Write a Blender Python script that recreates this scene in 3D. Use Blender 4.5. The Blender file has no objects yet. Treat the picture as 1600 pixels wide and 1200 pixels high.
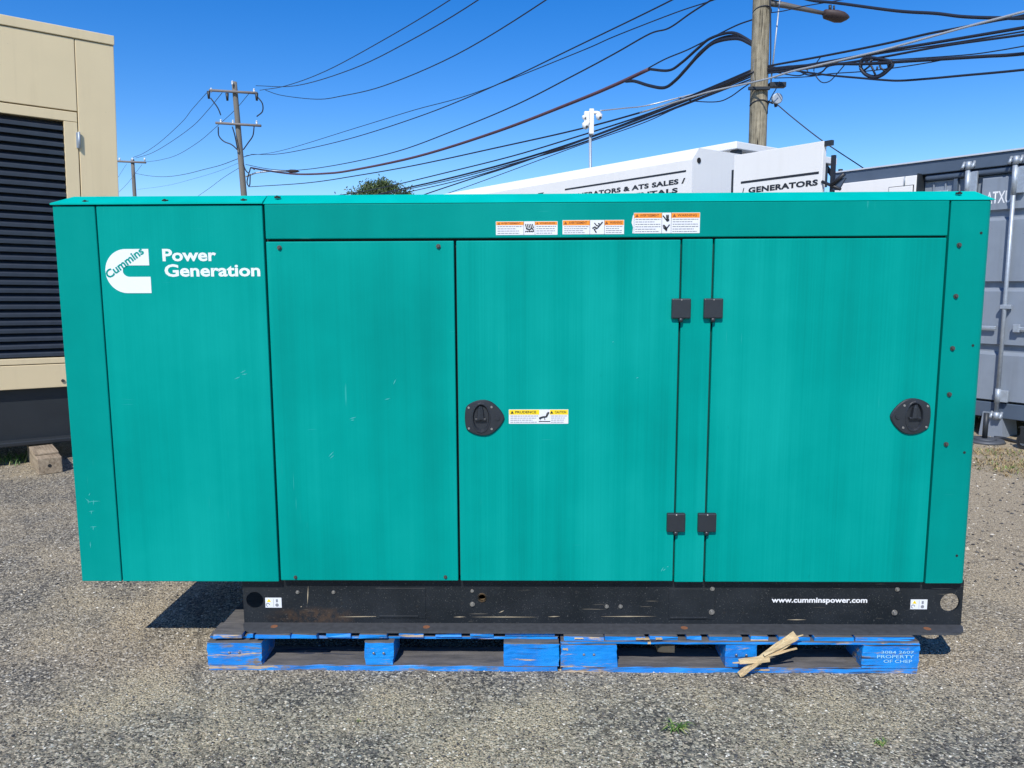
import bpy, bmesh, math, random
from mathutils import Vector, Matrix, Euler, geometry, noise
random.seed(11)
D = bpy.data
S = bpy.context.scene
COL = S.collection
R = math.radians

# ------------------------------------------------------------ camera, light, exposure
cam = D.cameras.new('camera')
cam.sensor_fit = 'HORIZONTAL'; cam.sensor_width = 36; cam.lens = 27
cam.clip_start = .05; cam.clip_end = 2000
CAM_O = Vector((0, 0, 1.31))
CAM_M = Matrix.Rotation(R(90 - 7.4), 3, 'X') @ Matrix.Rotation(-.004, 3, 'Z')
co = D.objects.new('camera', cam); COL.objects.link(co)
co.matrix_world = Matrix.Translation(CAM_O) @ CAM_M.to_4x4()
S.camera = co

SUN_TRAVEL = Vector((.177, .66, -.73)).normalized()
W = D.worlds.new('World'); S.world = W; W.use_nodes = True
wn = W.node_tree; wn.nodes.clear()
sky = wn.nodes.new('ShaderNodeTexSky'); sky.sky_type = 'NISHITA'; sky.sun_disc = False
sky.sun_elevation = R(46.9); sky.sun_rotation = R(195)
sky.altitude = 600; sky.air_density = 1.0; sky.dust_density = .25; sky.ozone_density = 3.2
hs = wn.nodes.new('ShaderNodeHueSaturation')
hs.inputs['Hue'].default_value = .512; hs.inputs['Saturation'].default_value = 1.42; hs.inputs['Value'].default_value = 1.16
bg = wn.nodes.new('ShaderNodeBackground'); bg.inputs['Strength'].default_value = .13
wo = wn.nodes.new('ShaderNodeOutputWorld')
wn.links.new(sky.outputs[0], hs.inputs['Color']); wn.links.new(hs.outputs[0], bg.inputs['Color'])
wn.links.new(bg.outputs[0], wo.inputs['Surface'])
sun = D.lights.new('sun', 'SUN'); sun.energy = 4.2; sun.angle = R(.53); sun.color = (1, .955, .88)
so = D.objects.new('sun', sun); COL.objects.link(so)
so.rotation_mode = 'QUATERNION'; so.rotation_quaternion = SUN_TRAVEL.to_track_quat('-Z', 'Y')
so.location = (0, -5, 12)
vs = S.view_settings
vs.view_transform = 'Standard'; vs.look = 'None'; vs.exposure = .15; vs.gamma = 1; vs.use_curve_mapping = False

# ------------------------------------------------------------ helpers
def pray(px, py):
    return CAM_M @ Vector(((px - 800) / 1200, -(py - 600) / 1200, -1))
def at(px, py, Y):
    d = pray(px, py); return CAM_O + d * (Y / d.y)
def on_ground(px, py, z=0.):
    d = pray(px, py); return CAM_O + d * ((z - CAM_O.z) / d.z)
def on_plane(px, py, p, n):
    d = pray(px, py); return CAM_O + d * ((Vector(p) - CAM_O).dot(n) / d.dot(n))

def tag(o, label=None, cat=None, group=None, kind=None):
    if label: o['label'] = label
    if cat: o['category'] = cat
    if group: o['group'] = group
    if kind: o['kind'] = kind
    return o
def empty(name, loc=(0, 0, 0), rz=0., mat=None):
    o = D.objects.new(name, None); COL.objects.link(o); o.empty_display_size = .1
    if mat is not None: o.matrix_world = mat
    else: o.location = loc; o.rotation_euler = (0, 0, rz)
    return o
def link_mesh(name, me, m, parent=None):
    o = D.objects.new(name, me); COL.objects.link(o)
    if m is not None and not me.materials: me.materials.append(m)
    if parent is not None: o.parent = parent
    return o
def link_copy(src, parent, loc, rot=None, scale=None):
    o = src.copy(); COL.objects.link(o); o.parent = parent; o.location = loc
    if rot: o.rotation_euler = rot
    if scale: o.scale = scale
    return o

class MB:
    def __init__(s): s.bm = bmesh.new()
    def _merge(s, b, M=None):
        if M is not None: b.transform(M)
        me = D.meshes.new('tmp'); b.to_mesh(me); b.free(); s.bm.from_mesh(me); D.meshes.remove(me); return s
    def box(s, x0, x1, y0, y1, z0, z1, bev=0, seg=2, M=None):
        b = bmesh.new()
        v = [b.verts.new((x, y, z)) for x in (x0, x1) for y in (y0, y1) for z in (z0, z1)]
        for f in ((0, 1, 3, 2), (4, 6, 7, 5), (0, 4, 5, 1), (2, 3, 7, 6), (0, 2, 6, 4), (1, 5, 7, 3)): b.faces.new([v[i] for i in f])
        bmesh.ops.recalc_face_normals(b, faces=b.faces)
        if bev: bmesh.ops.bevel(b, geom=b.edges[:], offset=bev, segments=seg, affect='EDGES', profile=.5)
        return s._merge(b, M)
    def cyl(s, p0, p1, r0, r1=None, n=12, cap=True):
        p0 = Vector(p0); p1 = Vector(p1); r1 = r0 if r1 is None else r1
        d = p1 - p0; q = d.to_track_quat('Z', 'Y')
        ra = []; rb = []
        for i in range(n):
            a = 2 * math.pi * i / n; u = Vector((math.cos(a), math.sin(a), 0))
            ra.append(s.bm.verts.new(p0 + q @ (u * r0))); rb.append(s.bm.verts.new(p1 + q @ (u * r1)))
        for i in range(n):
            f = s.bm.faces.new((ra[i], ra[(i + 1) % n], rb[(i + 1) % n], rb[i])); f.smooth = True
        if cap: s.bm.faces.new(ra[::-1]); s.bm.faces.new(rb)
        return s
    def tube(s, pts, r, n=6):
        pts = [Vector(p) for p in pts]; rings = []
        for i, p in enumerate(pts):
            t = (pts[min(i + 1, len(pts) - 1)] - pts[max(i - 1, 0)]).normalized()
            up = Vector((0, 0, 1)) if abs(t.z) < .95 else Vector((0, 1, 0))
            a = t.cross(up).normalized(); b = a.cross(t)
            rr = r(i / (len(pts) - 1)) if callable(r) else r
            rings.append([s.bm.verts.new(p + (a * math.cos(2 * math.pi * k / n) + b * math.sin(2 * math.pi * k / n)) * rr) for k in range(n)])
        for A, B in zip(rings, rings[1:]):
            for k in range(n):
                f = s.bm.faces.new((A[k], A[(k + 1) % n], B[(k + 1) % n], B[k])); f.smooth = True
        s.bm.faces.new(rings[0][::-1]); s.bm.faces.new(rings[-1]); return s
    def prism(s, poly, y0, y1, holes=(), M=None, bev=0):
        """outline in x,z extruded from y0 to y1, optional holes"""
        b = bmesh.new(); loops = [list(poly)] + [list(h) for h in holes]
        tris = geometry.tessellate_polygon([[Vector((x, z, 0)) for x, z in l] for l in loops])
        flat = [p for l in loops for p in l]
        A = [b.verts.new((x, y0, z)) for x, z in flat]; B = [b.verts.new((x, y1, z)) for x, z in flat]
        for t in tris:
            try: b.faces.new([A[i] for i in t]); b.faces.new([B[i] for i in t][::-1])
            except ValueError: pass
        k = 0
        for l in loops:
            n = len(l)
            for i in range(n): b.faces.new((A[k + i], A[k + (i + 1) % n], B[k + (i + 1) % n], B[k + i]))
            k += n
        bmesh.ops.recalc_face_normals(b, faces=b.faces)
        return s._merge(b, M)
    def loft(s, rings, cap=True, smooth=False):
        R_ = [[s.bm.verts.new(p) for p in r] for r in rings]
        for A, B in zip(R_, R_[1:]):
            n = len(A)
            for k in range(n):
                f = s.bm.faces.new((A[k], A[(k + 1) % n], B[(k + 1) % n], B[k])); f.smooth = smooth
        if cap: s.bm.faces.new(R_[0][::-1]); s.bm.faces.new(R_[-1])
        return s
    def build(s, name, m, parent=None):
        bmesh.ops.recalc_face_normals(s.bm, faces=s.bm.faces)
        me = D.meshes.new(name); s.bm.to_mesh(me); s.bm.free()
        return link_mesh(name, me, m, parent)

def circle(cx, cz, r, n=24, rz=None):
    rz = rz or r
    return [(cx + r * math.cos(2 * math.pi * i / n), cz + rz * math.sin(2 * math.pi * i / n)) for i in range(n)]

def text(name, body, m, parent, x0, x1, z0, z1, y, bold=.012, rot=0., M=None, shear=0., spacing=1.0):
    """flat lettering facing local -Y, fitted into x0..x1, z0..z1"""
    cu = D.curves.new('t', 'FONT'); cu.body = body; cu.offset = bold; cu.shear = shear; cu.space_character = spacing
    cu.resolution_u = 3; cu.size = 1
    o = D.objects.new('t', cu); COL.objects.link(o); bpy.context.view_layer.update()
    me = D.meshes.new_from_object(o.evaluated_get(bpy.context.evaluated_depsgraph_get()))
    D.objects.remove(o); D.curves.remove(cu)
    xs = [v.co.x for v in me.vertices]; ys = [v.co.y for v in me.vertices]
    ax, bx, ay, by = min(xs), max(xs), min(ys), max(ys)
    cx, cz = (x0 + x1) / 2, (z0 + z1) / 2
    for v in me.vertices:
        u = ((v.co.x - ax) / (bx - ax) - .5) * (x1 - x0); w = ((v.co.y - ay) / (by - ay) - .5) * (z1 - z0)
        v.co = Vector((cx + u * math.cos(rot) - w * math.sin(rot), y, cz + u * math.sin(rot) + w * math.cos(rot)))
    me.name = name
    return link_mesh(name, me, m, parent)

# ------------------------------------------------------------ materials
class NT:
    def __init__(s, name):
        s.m = D.materials.new(name); s.m.use_nodes = True; s.t = s.m.node_tree; s.t.nodes.clear()
        s.out = s.t.nodes.new('ShaderNodeOutputMaterial'); s.b = s.t.nodes.new('ShaderNodeBsdfPrincipled')
        s.t.links.new(s.b.outputs[0], s.out.inputs['Surface'])
        s.tc = s.t.nodes.new('ShaderNodeTexCoord'); s.oi = None
    def n(s, typ, **k):
        x = s.t.nodes.new(typ)
        for a, v in k.items(): setattr(x, a, v)
        return x
    def l(s, a, b): s.t.links.new(a, b)
    def vec(s, scale=(1, 1, 1), rnd=False):
        mp = s.n('ShaderNodeMapping'); mp.inputs['Scale'].default_value = scale
        s.l(s.tc.outputs['Object'], mp.inputs['Vector'])
        if rnd:
            oi = s.n('ShaderNodeObjectInfo'); mu = s.n('ShaderNodeMath', operation='MULTIPLY'); mu.inputs[1].default_value = 37.
            s.l(oi.outputs['Random'], mu.inputs[0]); s.l(mu.outputs[0], mp.inputs['Location'])
        return mp.outputs[0]
    def noise(s, v, scale, detail=4, rough=.55):
        x = s.n('ShaderNodeTexNoise'); x.inputs['Scale'].default_value = scale; x.inputs['Detail'].default_value = detail
        x.inputs['Roughness'].default_value = rough; s.l(v, x.inputs['Vector']); return x.outputs['Fac']
    def voro(s, v, scale, feat='F1', out='Distance', rnd=1.):
        x = s.n('ShaderNodeTexVoronoi'); x.feature = feat; x.inputs['Scale'].default_value = scale
        x.inputs['Randomness'].default_value = rnd; s.l(v, x.inputs['Vector']); return x.outputs[out]
    def ramp(s, f, stops, interp='LINEAR'):
        x = s.n('ShaderNodeValToRGB'); cr = x.color_ramp; cr.interpolation = interp
        while len(cr.elements) > 1: cr.elements.remove(cr.elements[0])
        for i, (p, c) in enumerate(stops):
            e = cr.elements[0] if i == 0 else cr.elements.new(p)
            e.position = p; e.color = (c, c, c, 1) if isinstance(c, (int, float)) else (*c, 1)
        s.l(f, x.inputs[0]); return x.outputs[0]
    def mix(s, f, a, b, mode='MIX'):
        x = s.n('ShaderNodeMix', data_type='RGBA', blend_type=mode)
        for k, v in ((0, f), (6, a), (7, b)):
            if isinstance(v, (int, float)): x.inputs[k].default_value = v if k == 0 else (v, v, v, 1)
            elif isinstance(v, tuple): x.inputs[k].default_value = (*v, 1)
            else: s.l(v, x.inputs[k])
        return x.outputs[2]
    def math(s, op, a, b=0.):
        x = s.n('ShaderNodeMath', operation=op)
        for k, v in ((0, a), (1, b)):
            if isinstance(v, (int, float)): x.inputs[k].default_value = v
            else: s.l(v, x.inputs[k])
        return x.outputs[0]
    def bump(s, h, strength, dist, prev=None):
        x = s.n('ShaderNodeBump'); x.inputs['Strength'].default_value = strength; x.inputs['Distance'].default_value = dist
        s.l(h, x.inputs['Height'])
        if prev: s.l(prev, x.inputs['Normal'])
        return x.outputs[0]
    def fin(s, col, rough=.5, metal=0., bump=None, spec=None):
        if isinstance(col, tuple): s.b.inputs['Base Color'].default_value = (*col, 1)
        else: s.l(col, s.b.inputs['Base Color'])
        if isinstance(rough, (int, float)): s.b.inputs['Roughness'].default_value = rough
        else: s.l(rough, s.b.inputs['Roughness'])
        s.b.inputs['Metallic'].default_value = metal
        if spec is not None: s.b.inputs['Specular IOR Level'].default_value = spec
        if bump: s.l(bump, s.b.inputs['Normal'])
        return s.m

def mul(c, k): return tuple(x * k for x in c)
def m_plain(name, c, rough=.5, metal=0., var=.12, scale=6, bump=.0, spec=None, run=0.):
    t = NT(name); v = t.vec(); f = t.noise(v, scale, 5)
    col = t.mix(f, mul(c, 1 - var), mul(c, 1 + var))
    if run:   # rain-washed dirt runs
        d = t.ramp(t.noise(t.vec((14, 14, .55), True), 1, 5, .6), [(.5, 0.), (.74, 1.)])
        e = t.ramp(t.noise(t.vec((1, 1, 1), True), 2.3, 4, .6), [(.4, .25), (.7, 1.)])
        col = t.mix(t.math('MULTIPLY', t.math('MULTIPLY', d, e), run), col, mul((c[0], c[1] * .95, c[2] * .86), .55))
        sp_ = t.ramp(t.noise(t.vec((1, 1, 1), True), 55, 2, .5), [(.74, 0.), (.78, 1.)])
        col = t.mix(t.math('MULTIPLY', sp_, run), col, mul(c, .4))
    b = t.bump(t.noise(v, 120, 3), bump, .001) if bump else None
    return t.fin(col, rough, metal, b, spec)

def m_teal(name, c, streaky=1., dirt=.5):
    t = NT(name)
    s1 = t.noise(t.vec((150, 150, 1.1), True), 1, 5, .65)
    s2 = t.noise(t.vec((9, 9, .35), True), 1, 3, .5)
    s3 = t.noise(t.vec((1, 1, 1), True), 1.7, 4, .5)
    s4 = t.noise(t.vec((1, 1, 1), True), 7, 6, .6)
    k = t.math('ADD', t.math('MULTIPLY', t.math('SUBTRACT', s1, .5), .42 * streaky), t.math('MULTIPLY', t.math('SUBTRACT', s2, .5), .9 * (.4 + streaky * .6)))
    k = t.math('ADD', k, t.math('MULTIPLY', t.math('SUBTRACT', s3, .5), 1.0)); k = t.math('ADD', k, t.math('MULTIPLY', t.math('SUBTRACT', s4, .5), .25))
    f = t.math('ADD', k, .5)
    lo = mul(c, .80); hi = tuple(a * b for a, b in zip(c, (1.2, 1.17, 1.18))); hi = (hi[0] + .003, hi[1], hi[2])
    col = t.ramp(f, [(.15, lo), (.5, c), (.85, hi)])
    # hairline scuffs in clusters
    sc = t.noise(t.vec((6, 6, 260), True), 1, 2, .4); cl = t.noise(t.vec((1, 1, 1), True), 5.5, 2, .5)
    scm = t.math('MULTIPLY', t.ramp(sc, [(.69, 0.), (.72, 1.)]), t.ramp(cl, [(.66, 0.), (.70, 1.)]))
    sv = t.noise(t.vec((240, 240, 5), True), 1, 2, .4); cv = t.noise(t.vec((1.1, 1.1, 1), True), 4.1, 2, .5)
    scv = t.math('MULTIPLY', t.ramp(sv, [(.70, 0.), (.73, 1.)]), t.ramp(cv, [(.64, 0.), (.68, 1.)]))
    col = t.mix(t.math('MULTIPLY', t.math('MAXIMUM', scm, scv), .2), col, (.12, .62, .58))
    # grime specks
    dm = t.ramp(t.noise(t.vec((1, 1, .5), True), 38, 3, .6), [(.72, 0.), (.80, 1.)])
    col = t.mix(t.math('MULTIPLY', dm, .25 * dirt), col, mul(c, .45))
    rg = t.ramp(s3, [(.3, .42), (.7, .56)])
    b = t.bump(t.noise(t.vec((1, 1, 1), True), 1.4, 1, .4), .5, .006)
    b = t.bump(t.noise(t.vec((1, 1, 1), True), 420, 2, .5), .05, .0006, b)
    return t.fin(col, rg, 0, b, .05)

def m_wood(name, c0, c1, axis=0, grain=60, rough=.85, crack=.5):
    t = NT(name); sc = [grain] * 3; sc[axis] = grain * .05
    v = t.vec(tuple(sc), True); f = t.noise(v, 1, 6, .7); g = t.noise(t.vec(), 8, 3)
    col = t.mix(t.ramp(t.math('ADD', t.math('MULTIPLY', f, .8), t.math('MULTIPLY', g, .3)), [(.36, 0.), (.72, 1.)]), c0, c1)
    ck = t.ramp(t.noise(v, .6, 3, .8), [(.34, 1.), (.40, 0.)])
    col = t.mix(t.math('MULTIPLY', ck, crack), col, mul(c0, .25))
    return t.fin(col, rough, 0, t.bump(f, .7, .004))

def m_blue_pallet():
    t = NT('worn_blue_pallet_paint')
    v = t.vec((7, 40, 55), True); f = t.noise(v, 1, 6, .72); g = t.noise(t.vec((1, 1, 1), True), 5, 5, .7); h = t.noise(t.vec((1, 1, 1), True), 26, 4, .7)
    blue = t.mix(t.noise(t.vec((1, 1, 1), True), 9, 3), (.001, .11, .50), (.001, .34, .84))
    wood = t.mix(t.ramp(f, [(.3, 0.), (.7, 1.)]), (.045, .045, .048), (.25, .21, .165))
    geo = t.n('ShaderNodeNewGeometry'); sep = t.n('ShaderNodeSeparateXYZ'); t.l(geo.outputs['True Normal'], sep.inputs[0])
    up = t.math('GREATER_THAN', sep.outputs['Z'], .6)        # walked-on, rained-on faces lost their paint
    sepo = t.n('ShaderNodeSeparateXYZ'); t.l(t.tc.outputs['Object'], sepo.inputs[0])
    low = t.math('MULTIPLY', t.ramp(sepo.outputs['Z'], [(.0, 1.), (.055, 0.)]), .07)
    w = t.math('ADD', t.math('ADD', t.math('MULTIPLY', f, .55), t.math('MULTIPLY', g, .45)), t.math('MULTIPLY', up, .26))
    w = t.math('ADD', w, low)
    tanm = t.ramp(t.noise(t.vec((4, 20, 45), True), 1, 5, .75), [(.575, 0.), (.63, 1.)])
    wood = t.mix(up, wood, t.mix(t.ramp(f, [(.3, 0.), (.7, 1.)]), (.045, .047, .05), (.16, .15, .14)))
    wear = t.math('MAXIMUM', t.ramp(w, [(.56, 0.), (.62, 1.)]), t.math('MULTIPLY', tanm, t.math('SUBTRACT', 1., up)))
    wood = t.mix(t.math('MULTIPLY', tanm, t.math('SUBTRACT', 1., up)), wood, (.50, .38, .24))
    col = t.mix(wear, blue, wood)
    dust = t.ramp(h, [(.55, 0.), (.78, .22)])
    col = t.mix(t.math('ADD', dust, low), col, (.22, .21, .25))
    ck = t.ramp(t.noise(t.vec((1.5, 30, 60), True), 1, 3, .8), [(.345, 1.), (.375, 0.)])
    col = t.mix(ck, col, (.02, .03, .06))
    return t.fin(col, t.ramp(wear, [(0, .5), (1, .9)]), 0, t.bump(f, .8, .004))

def m_ground():
    t = NT('weathered_asphalt'); v = t.vec()
    wob = t.n('ShaderNodeTexNoise'); wob.inputs['Scale'].default_value = 90; t.l(v, wob.inputs['Vector'])
    v2 = t.n('ShaderNodeVectorMath', operation='MULTIPLY_ADD'); t.l(wob.outputs['Color'], v2.inputs[0]); v2.inputs[1].default_value = (.006, .006, .006); t.l(v, v2.inputs[2]); v2 = v2.outputs[0]
    c1 = t.n('ShaderNodeSeparateColor'); t.l(t.voro(v2, 150, out='Color'), c1.inputs[0])
    c2 = t.n('ShaderNodeSeparateColor'); t.l(t.voro(v2, 92, out='Color'), c2.inputs[0])
    d1 = t.voro(v2, 150); d2 = t.voro(v2, 92)
    a = t.ramp(c1.outputs[0], [(0, (.01, .011, .013)), (.22, (.045, .047, .052)), (.40, (.14, .14, .135)), (.56, (.33, .30, .25)), (.74, (.60, .53, .40)), (.92, (.68, .62, .50)), (1, (.88, .86, .80))])
    b = t.ramp(c2.outputs[1], [(0, (.025, .027, .032)), (.32, (.11, .112, .115)), (.65, (.29, .27, .225)), (.9, (.50, .44, .33)), (1, (.80, .76, .66))])
    col = t.mix(t.ramp(c2.outputs[2], [(.48, 0.), (.52, 1.)]), a, b)
    # tan sand lodged between the stones
    n1 = t.noise(v, .9, 5, .62); n2 = t.noise(v, 3.5, 5, .6); n3 = t.noise(v, 185, 3, .6)
    sx = t.n('ShaderNodeSeparateXYZ'); t.l(v, sx.inputs[0])
    side = t.math('MULTIPLY', t.ramp(t.math('DIVIDE', t.math('SUBTRACT', sx.outputs['X'], 1.4), 1.6), [(0, 0.), (1, 1.)]), t.ramp(t.math('DIVIDE', sx.outputs['Y'], 10.), [(.255, 0.), (.31, 1.)]))
    far = t.math('MULTIPLY', side, .30)
    strip = t.ramp(t.math('ABSOLUTE', t.math('SUBTRACT', sx.outputs['Y'], 2.25)), [(.0, .05), (.35, .0)])
    sf = t.math('ADD', t.math('ADD', t.math('MULTIPLY', n1, .6), t.math('MULTIPLY', n2, .4)), t.math('ADD', far, strip))
    sand = t.ramp(sf, [(.44, .18), (.60, .92)])
    sandc = t.mix(t.ramp(n3, [(.38, 0.), (.62, 1.)]), (.13, .095, .055), (.86, .72, .49))
    gap = t.ramp(t.math('ADD', t.math('MULTIPLY', d1, 1.0), t.math('MULTIPLY', t.noise(v, 60, 3), .5)), [(.55, 0.), (.85, 1.)])
    col = t.mix(t.math('MULTIPLY', sand, t.math('ADD', t.math('MULTIPLY', gap, .85), .18)), col, sandc)
    gapd = t.math('MULTIPLY', gap, t.math('MULTIPLY', t.math('SUBTRACT', .9, sand), .45))
    col = t.mix(t.math('MAXIMUM', gapd, 0.), col, (.035, .034, .036))
    # broad tone drift and cracks
    col = t.mix(t.math('MULTIPLY', t.ramp(n1, [(.35, 1.), (.7, 0.)]), .10), col, (.10, .10, .105))
    col = t.mix(t.math('MULTIPLY', side, .25), col, (.42, .33, .22))
    ck = t.voro(t.vec((.55, .8, 1)), 1.0, 'DISTANCE_TO_EDGE')
    ckm = t.math('MULTIPLY', t.ramp(t.math('ADD', ck, t.math('MULTIPLY', t.noise(v, 12, 4), .03)), [(.014, 1.), (.022, 0.)]), t.ramp(t.noise(v, 1.3, 2), [(.5, 0.), (.6, .5)]))
    col = t.mix(ckm, col, (.06, .055, .05))
    h = t.math('SUBTRACT', 1., d1); h2 = t.math('SUBTRACT', 1., d2)
    bm = t.bump(h, .9, .0035); bm = t.bump(h2, .7, .004, bm); bm = t.bump(t.noise(v, 30, 4), .5, .008, bm)
    col = t.mix(1., col, (.86, .86, .84), 'MULTIPLY')
    return t.fin(col, .88, 0, bm, .2)

def m_black_base():
    t = NT('dusty_black_skid_paint'); v = t.vec()
    d = t.noise(v, 240, 3, .6); g = t.noise(v, 6, 5, .6)
    col = t.mix(t.ramp(g, [(.35, 0.), (.7, 1.)]), (.006, .009, .012), (.018, .022, .027))
    col = t.mix(t.ramp(d, [(.62, 0.), (.72, .55)]), col, (.16, .16, .15))
    px = t.n('ShaderNodeVectorMath', operation='SUBTRACT'); t.l(v, px.inputs[0]); px.inputs[1].default_value = (-.70, .03, .155)
    p2 = t.n('ShaderNodeVectorMath', operation='MULTIPLY'); t.l(px.outputs[0], p2.inputs[0]); p2.inputs[1].default_value = (5.5, 1, 24)
    ln = t.n('ShaderNodeVectorMath', operation='LENGTH'); t.l(p2.outputs[0], ln.inputs[0])
    r = t.math('MULTIPLY', t.ramp(ln.outputs['Value'], [(.1, 1.), (1., 0.)]), t.ramp(t.noise(v, 30, 5, .7), [(.40, 0.), (.62, 1.)]))
    col = t.mix(t.math('MULTIPLY', r, .6), col, (.13, .07, .03))
    sc = t.math('MULTIPLY', t.ramp(t.noise(t.vec((5, 5, 300)), 1, 2, .4), [(.68, 0.), (.71, 1.)]), t.ramp(t.noise(t.vec((1, 1, 3)), 4.5, 2), [(.58, 0.), (.63, 1.)]))
    col = t.mix(t.math('MULTIPLY', sc, .5), col, (.42, .36, .26))
    return t.fin(col, .5, 0, t.bump(t.noise(v, 90, 3), .15, .001), .35)

TEAL = (.0, .277, .234)
teal_end = m_teal('teal_paint_end_panels', mul(TEAL, .94), .25, .3)
teal = m_teal('teal_paint', mul(TEAL, 1.04), .7, .4)
teal_door = m_teal('chalked_teal_paint', mul(TEAL, 1.03), 1.3, .6)
teal_lid = m_teal('sunlit_teal_roof_paint', mul(TEAL, 1.46), .25, .3)  # base teal scaled up so the lid's sunlit brightness sits in its colour
black_in = m_plain('dark_interior', (.012, .013, .014), .8)
base_m = m_black_base()
plastic = m_plain('black_plastic', (.022, .026, .032), .38, 0, .2, 30, .1)
steel = m_plain('dull_zinc', (.42, .40, .37), .38, .8, .25, 60)
rusty = m_plain('rusty_bolt', (.11, .10, .09), .5, .6, .3, 120)
sticker_w = m_plain('sticker_white', (.74, .76, .78), .4, 0, .04)
sticker_o = m_plain('sticker_orange', (.85, .28, .015), .45, 0, .05)
sticker_y = m_plain('sticker_yellow', (.90, .66, .01), .45, 0, .03)
ink = m_plain('black_ink', (.015, .018, .022), .5)
inkg = m_plain('grey_ink', (.22, .23, .25), .6)
ink_o = m_plain('brown_ink', (.25, .06, .01), .6)
white_l = m_plain('white_vinyl', (.74, .79, .80), .4, 0, .05)
beige = m_plain('beige_paint', (.78, .635, .385), .5, 0, .07, 2.5, run=.22)
slat_m = m_plain('dark_louvre_paint', (.035, .045, .062), .42, 0, .3, 9, run=.3)
blackp = m_plain('matt_black_steel', (.022, .027, .032), .5, 0, .25, 8, .1)
white_p = m_plain('white_panel_paint', (.82, .81, .78), .4, 0, .04, 1.6, run=.13)
grey_c = m_plain('grey_container_paint', (.225, .265, .32), .5, 0, .13, 7, .1, run=.5)
navy_c = m_plain('navy_paint_and_rail_shade', (.075, .105, .15), .5, 0, .25, 5)  # navy trim; on the header beam it paints in the roof edge's underside shade
galv = m_plain('galvanised_steel', (.40, .45, .50), .5, .45, .3, 40, .2)
wood_t = m_wood('weathered_timber', (.15, .11, .07), (.46, .37, .26), 1, 70)
wood_l = m_wood('fresh_split_wood', (.36, .24, .11), (.80, .63, .37), 0, 70, .8, .25)
wood_o = m_wood('orange_cut_wood', (.42, .24, .11), (.60, .38, .19), 0, 60, .8, .1)
pole_m = m_wood('weathered_utility_pole', (.075, .06, .035), (.42, .37, .26), 2, 34, .9, 1.)
polefar_m = m_plain('grey_pole_wood', (.17, .16, .14), .9, 0, .25, 1)
pallet_m = m_blue_pallet()
wire_m = m_plain('black_cable', (.012, .016, .028), .5)
wire_p = m_plain('faded_purple_cable', (.11, .055, .07), .6, 0, .35, 1.5)
wire_s = m_plain('silver_cable', (.55, .56, .55), .4, .5)
glassy = m_plain('white_porcelain', (.6, .62, .62), .2)
rust_s = m_plain('rusty_brown_lamp_shell', (.055, .036, .034), .6, 0, .3, 5)

# ------------------------------------------------------------ ground
g = MB()
N = 40
g.box(-1, 1, -1, 1, -1, 1); g.bm.clear()
v = [g.bm.verts.new(p) for p in ((-400, -60, 0), (400, -60, 0), (400, 700, 0), (-400, 700, 0))]; g.bm.faces.new(v)
tag(g.build('ground', m_ground()), kind='structure')

# loose stones lying on the asphalt
t = NT('loose_stone'); gi = t.n('ShaderNodeNewGeometry')
stone_m = t.fin(t.ramp(gi.outputs['Random Per Island'], [(0, (.02, .02, .024)), (.3, (.08, .08, .08)), (.55, (.28, .25, .20)), (.85, (.50, .43, .31)), (1, (.76, .72, .62))]), .85)
rnd = random.Random(5)
vs_, fs_ = [], []
octa = [(1, 0, 0), (0, 1, 0), (-1, 0, 0), (0, -1, 0), (0, 0, 1), (0, 0, -.6)]
of = [(0, 1, 4), (1, 2, 4), (2, 3, 4), (3, 0, 4), (1, 0, 5), (2, 1, 5), (3, 2, 5), (0, 3, 5)]
def stone(x, y, r):
    k = len(vs_); a = rnd.random() * 6.28; ca, sa = math.cos(a), math.sin(a)
    sx, sy, sz = r * rnd.uniform(.8, 1.3), r * rnd.uniform(.6, 1.), r * rnd.uniform(.35, .7)
    for ox, oy, oz in octa:
        j = rnd.uniform(.75, 1.2)
        vs_.append((x + (ox * sx * ca - oy * sy * sa) * j, y + (ox * sx * sa + oy * sy * ca) * j, sz * .4 + oz * sz * j))
    fs_.extend([tuple(i + k for i in f) for f in of])
for i in range(42000):
    y = 1.75 + rnd.random() ** 1.6 * 4.5; x = rnd.uniform(-1, 1) * (.72 * y + .2)
    if noise.noise(Vector((x * 1.1, y * 1.1, 3))) < rnd.uniform(-.7, .3): continue
    stone(x, y, rnd.choice((.0022, .003, .003, .004, .0055)) * (1.25 if y > 3 else 1))
for i in range(2600):
    y = rnd.uniform(3.2, 7.5); x = rnd.uniform(1.6, 5.2); stone(x, y, rnd.uniform(.004, .012))
me = D.meshes.new('gravel'); me.from_pydata(vs_, [], fs_)
tag(link_mesh('gravel', me, stone_m), 'loose grey and tan grit scattered over the worn asphalt', 'gravel', kind='stuff')

# ------------------------------------------------------------ teal generator set
GEN_P = Vector((0, 2.525, 0)); GEN_A = -.0166
gen = empty('generator_set', GEN_P, GEN_A)
tag(gen, 'long teal enclosed generator set on black skid base standing across two blue pallets', 'generator')
gx = Matrix.Rotation(GEN_A, 3, 'Z')
def G(x, y, z): return GEN_P + gx @ Vector((x, y, z))
def panel(name, x0, x1, z0, z1, m, y0=0., label=None, bev=.0035, parent=gen, th=.03):
    o = MB().box(x0, x1, y0, y0 + th, z0, z1, bev, 3).build(name, m, parent)
    for p in o.data.polygons: p.use_smooth = False
    if label: o['label'] = label
    return o
MB().box(-1.482, 1.520, .022, 1.02, .312, 1.565).build('inner_frame', black_in, gen)
panel('corner_panel', -1.492, -1.3535, .2955, 1.568, teal_end, label='plain darker teal corner panel at the left end')
side = panel('side_panel', -1.3495, -.8065, .2955, 1.568, teal, label='teal side panel carrying the white emblem and lettering')
panel('header_rail', -.7995, 1.3985, 1.4585, 1.5705, teal_end, label='teal rail above the doors with three warning stickers')
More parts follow.
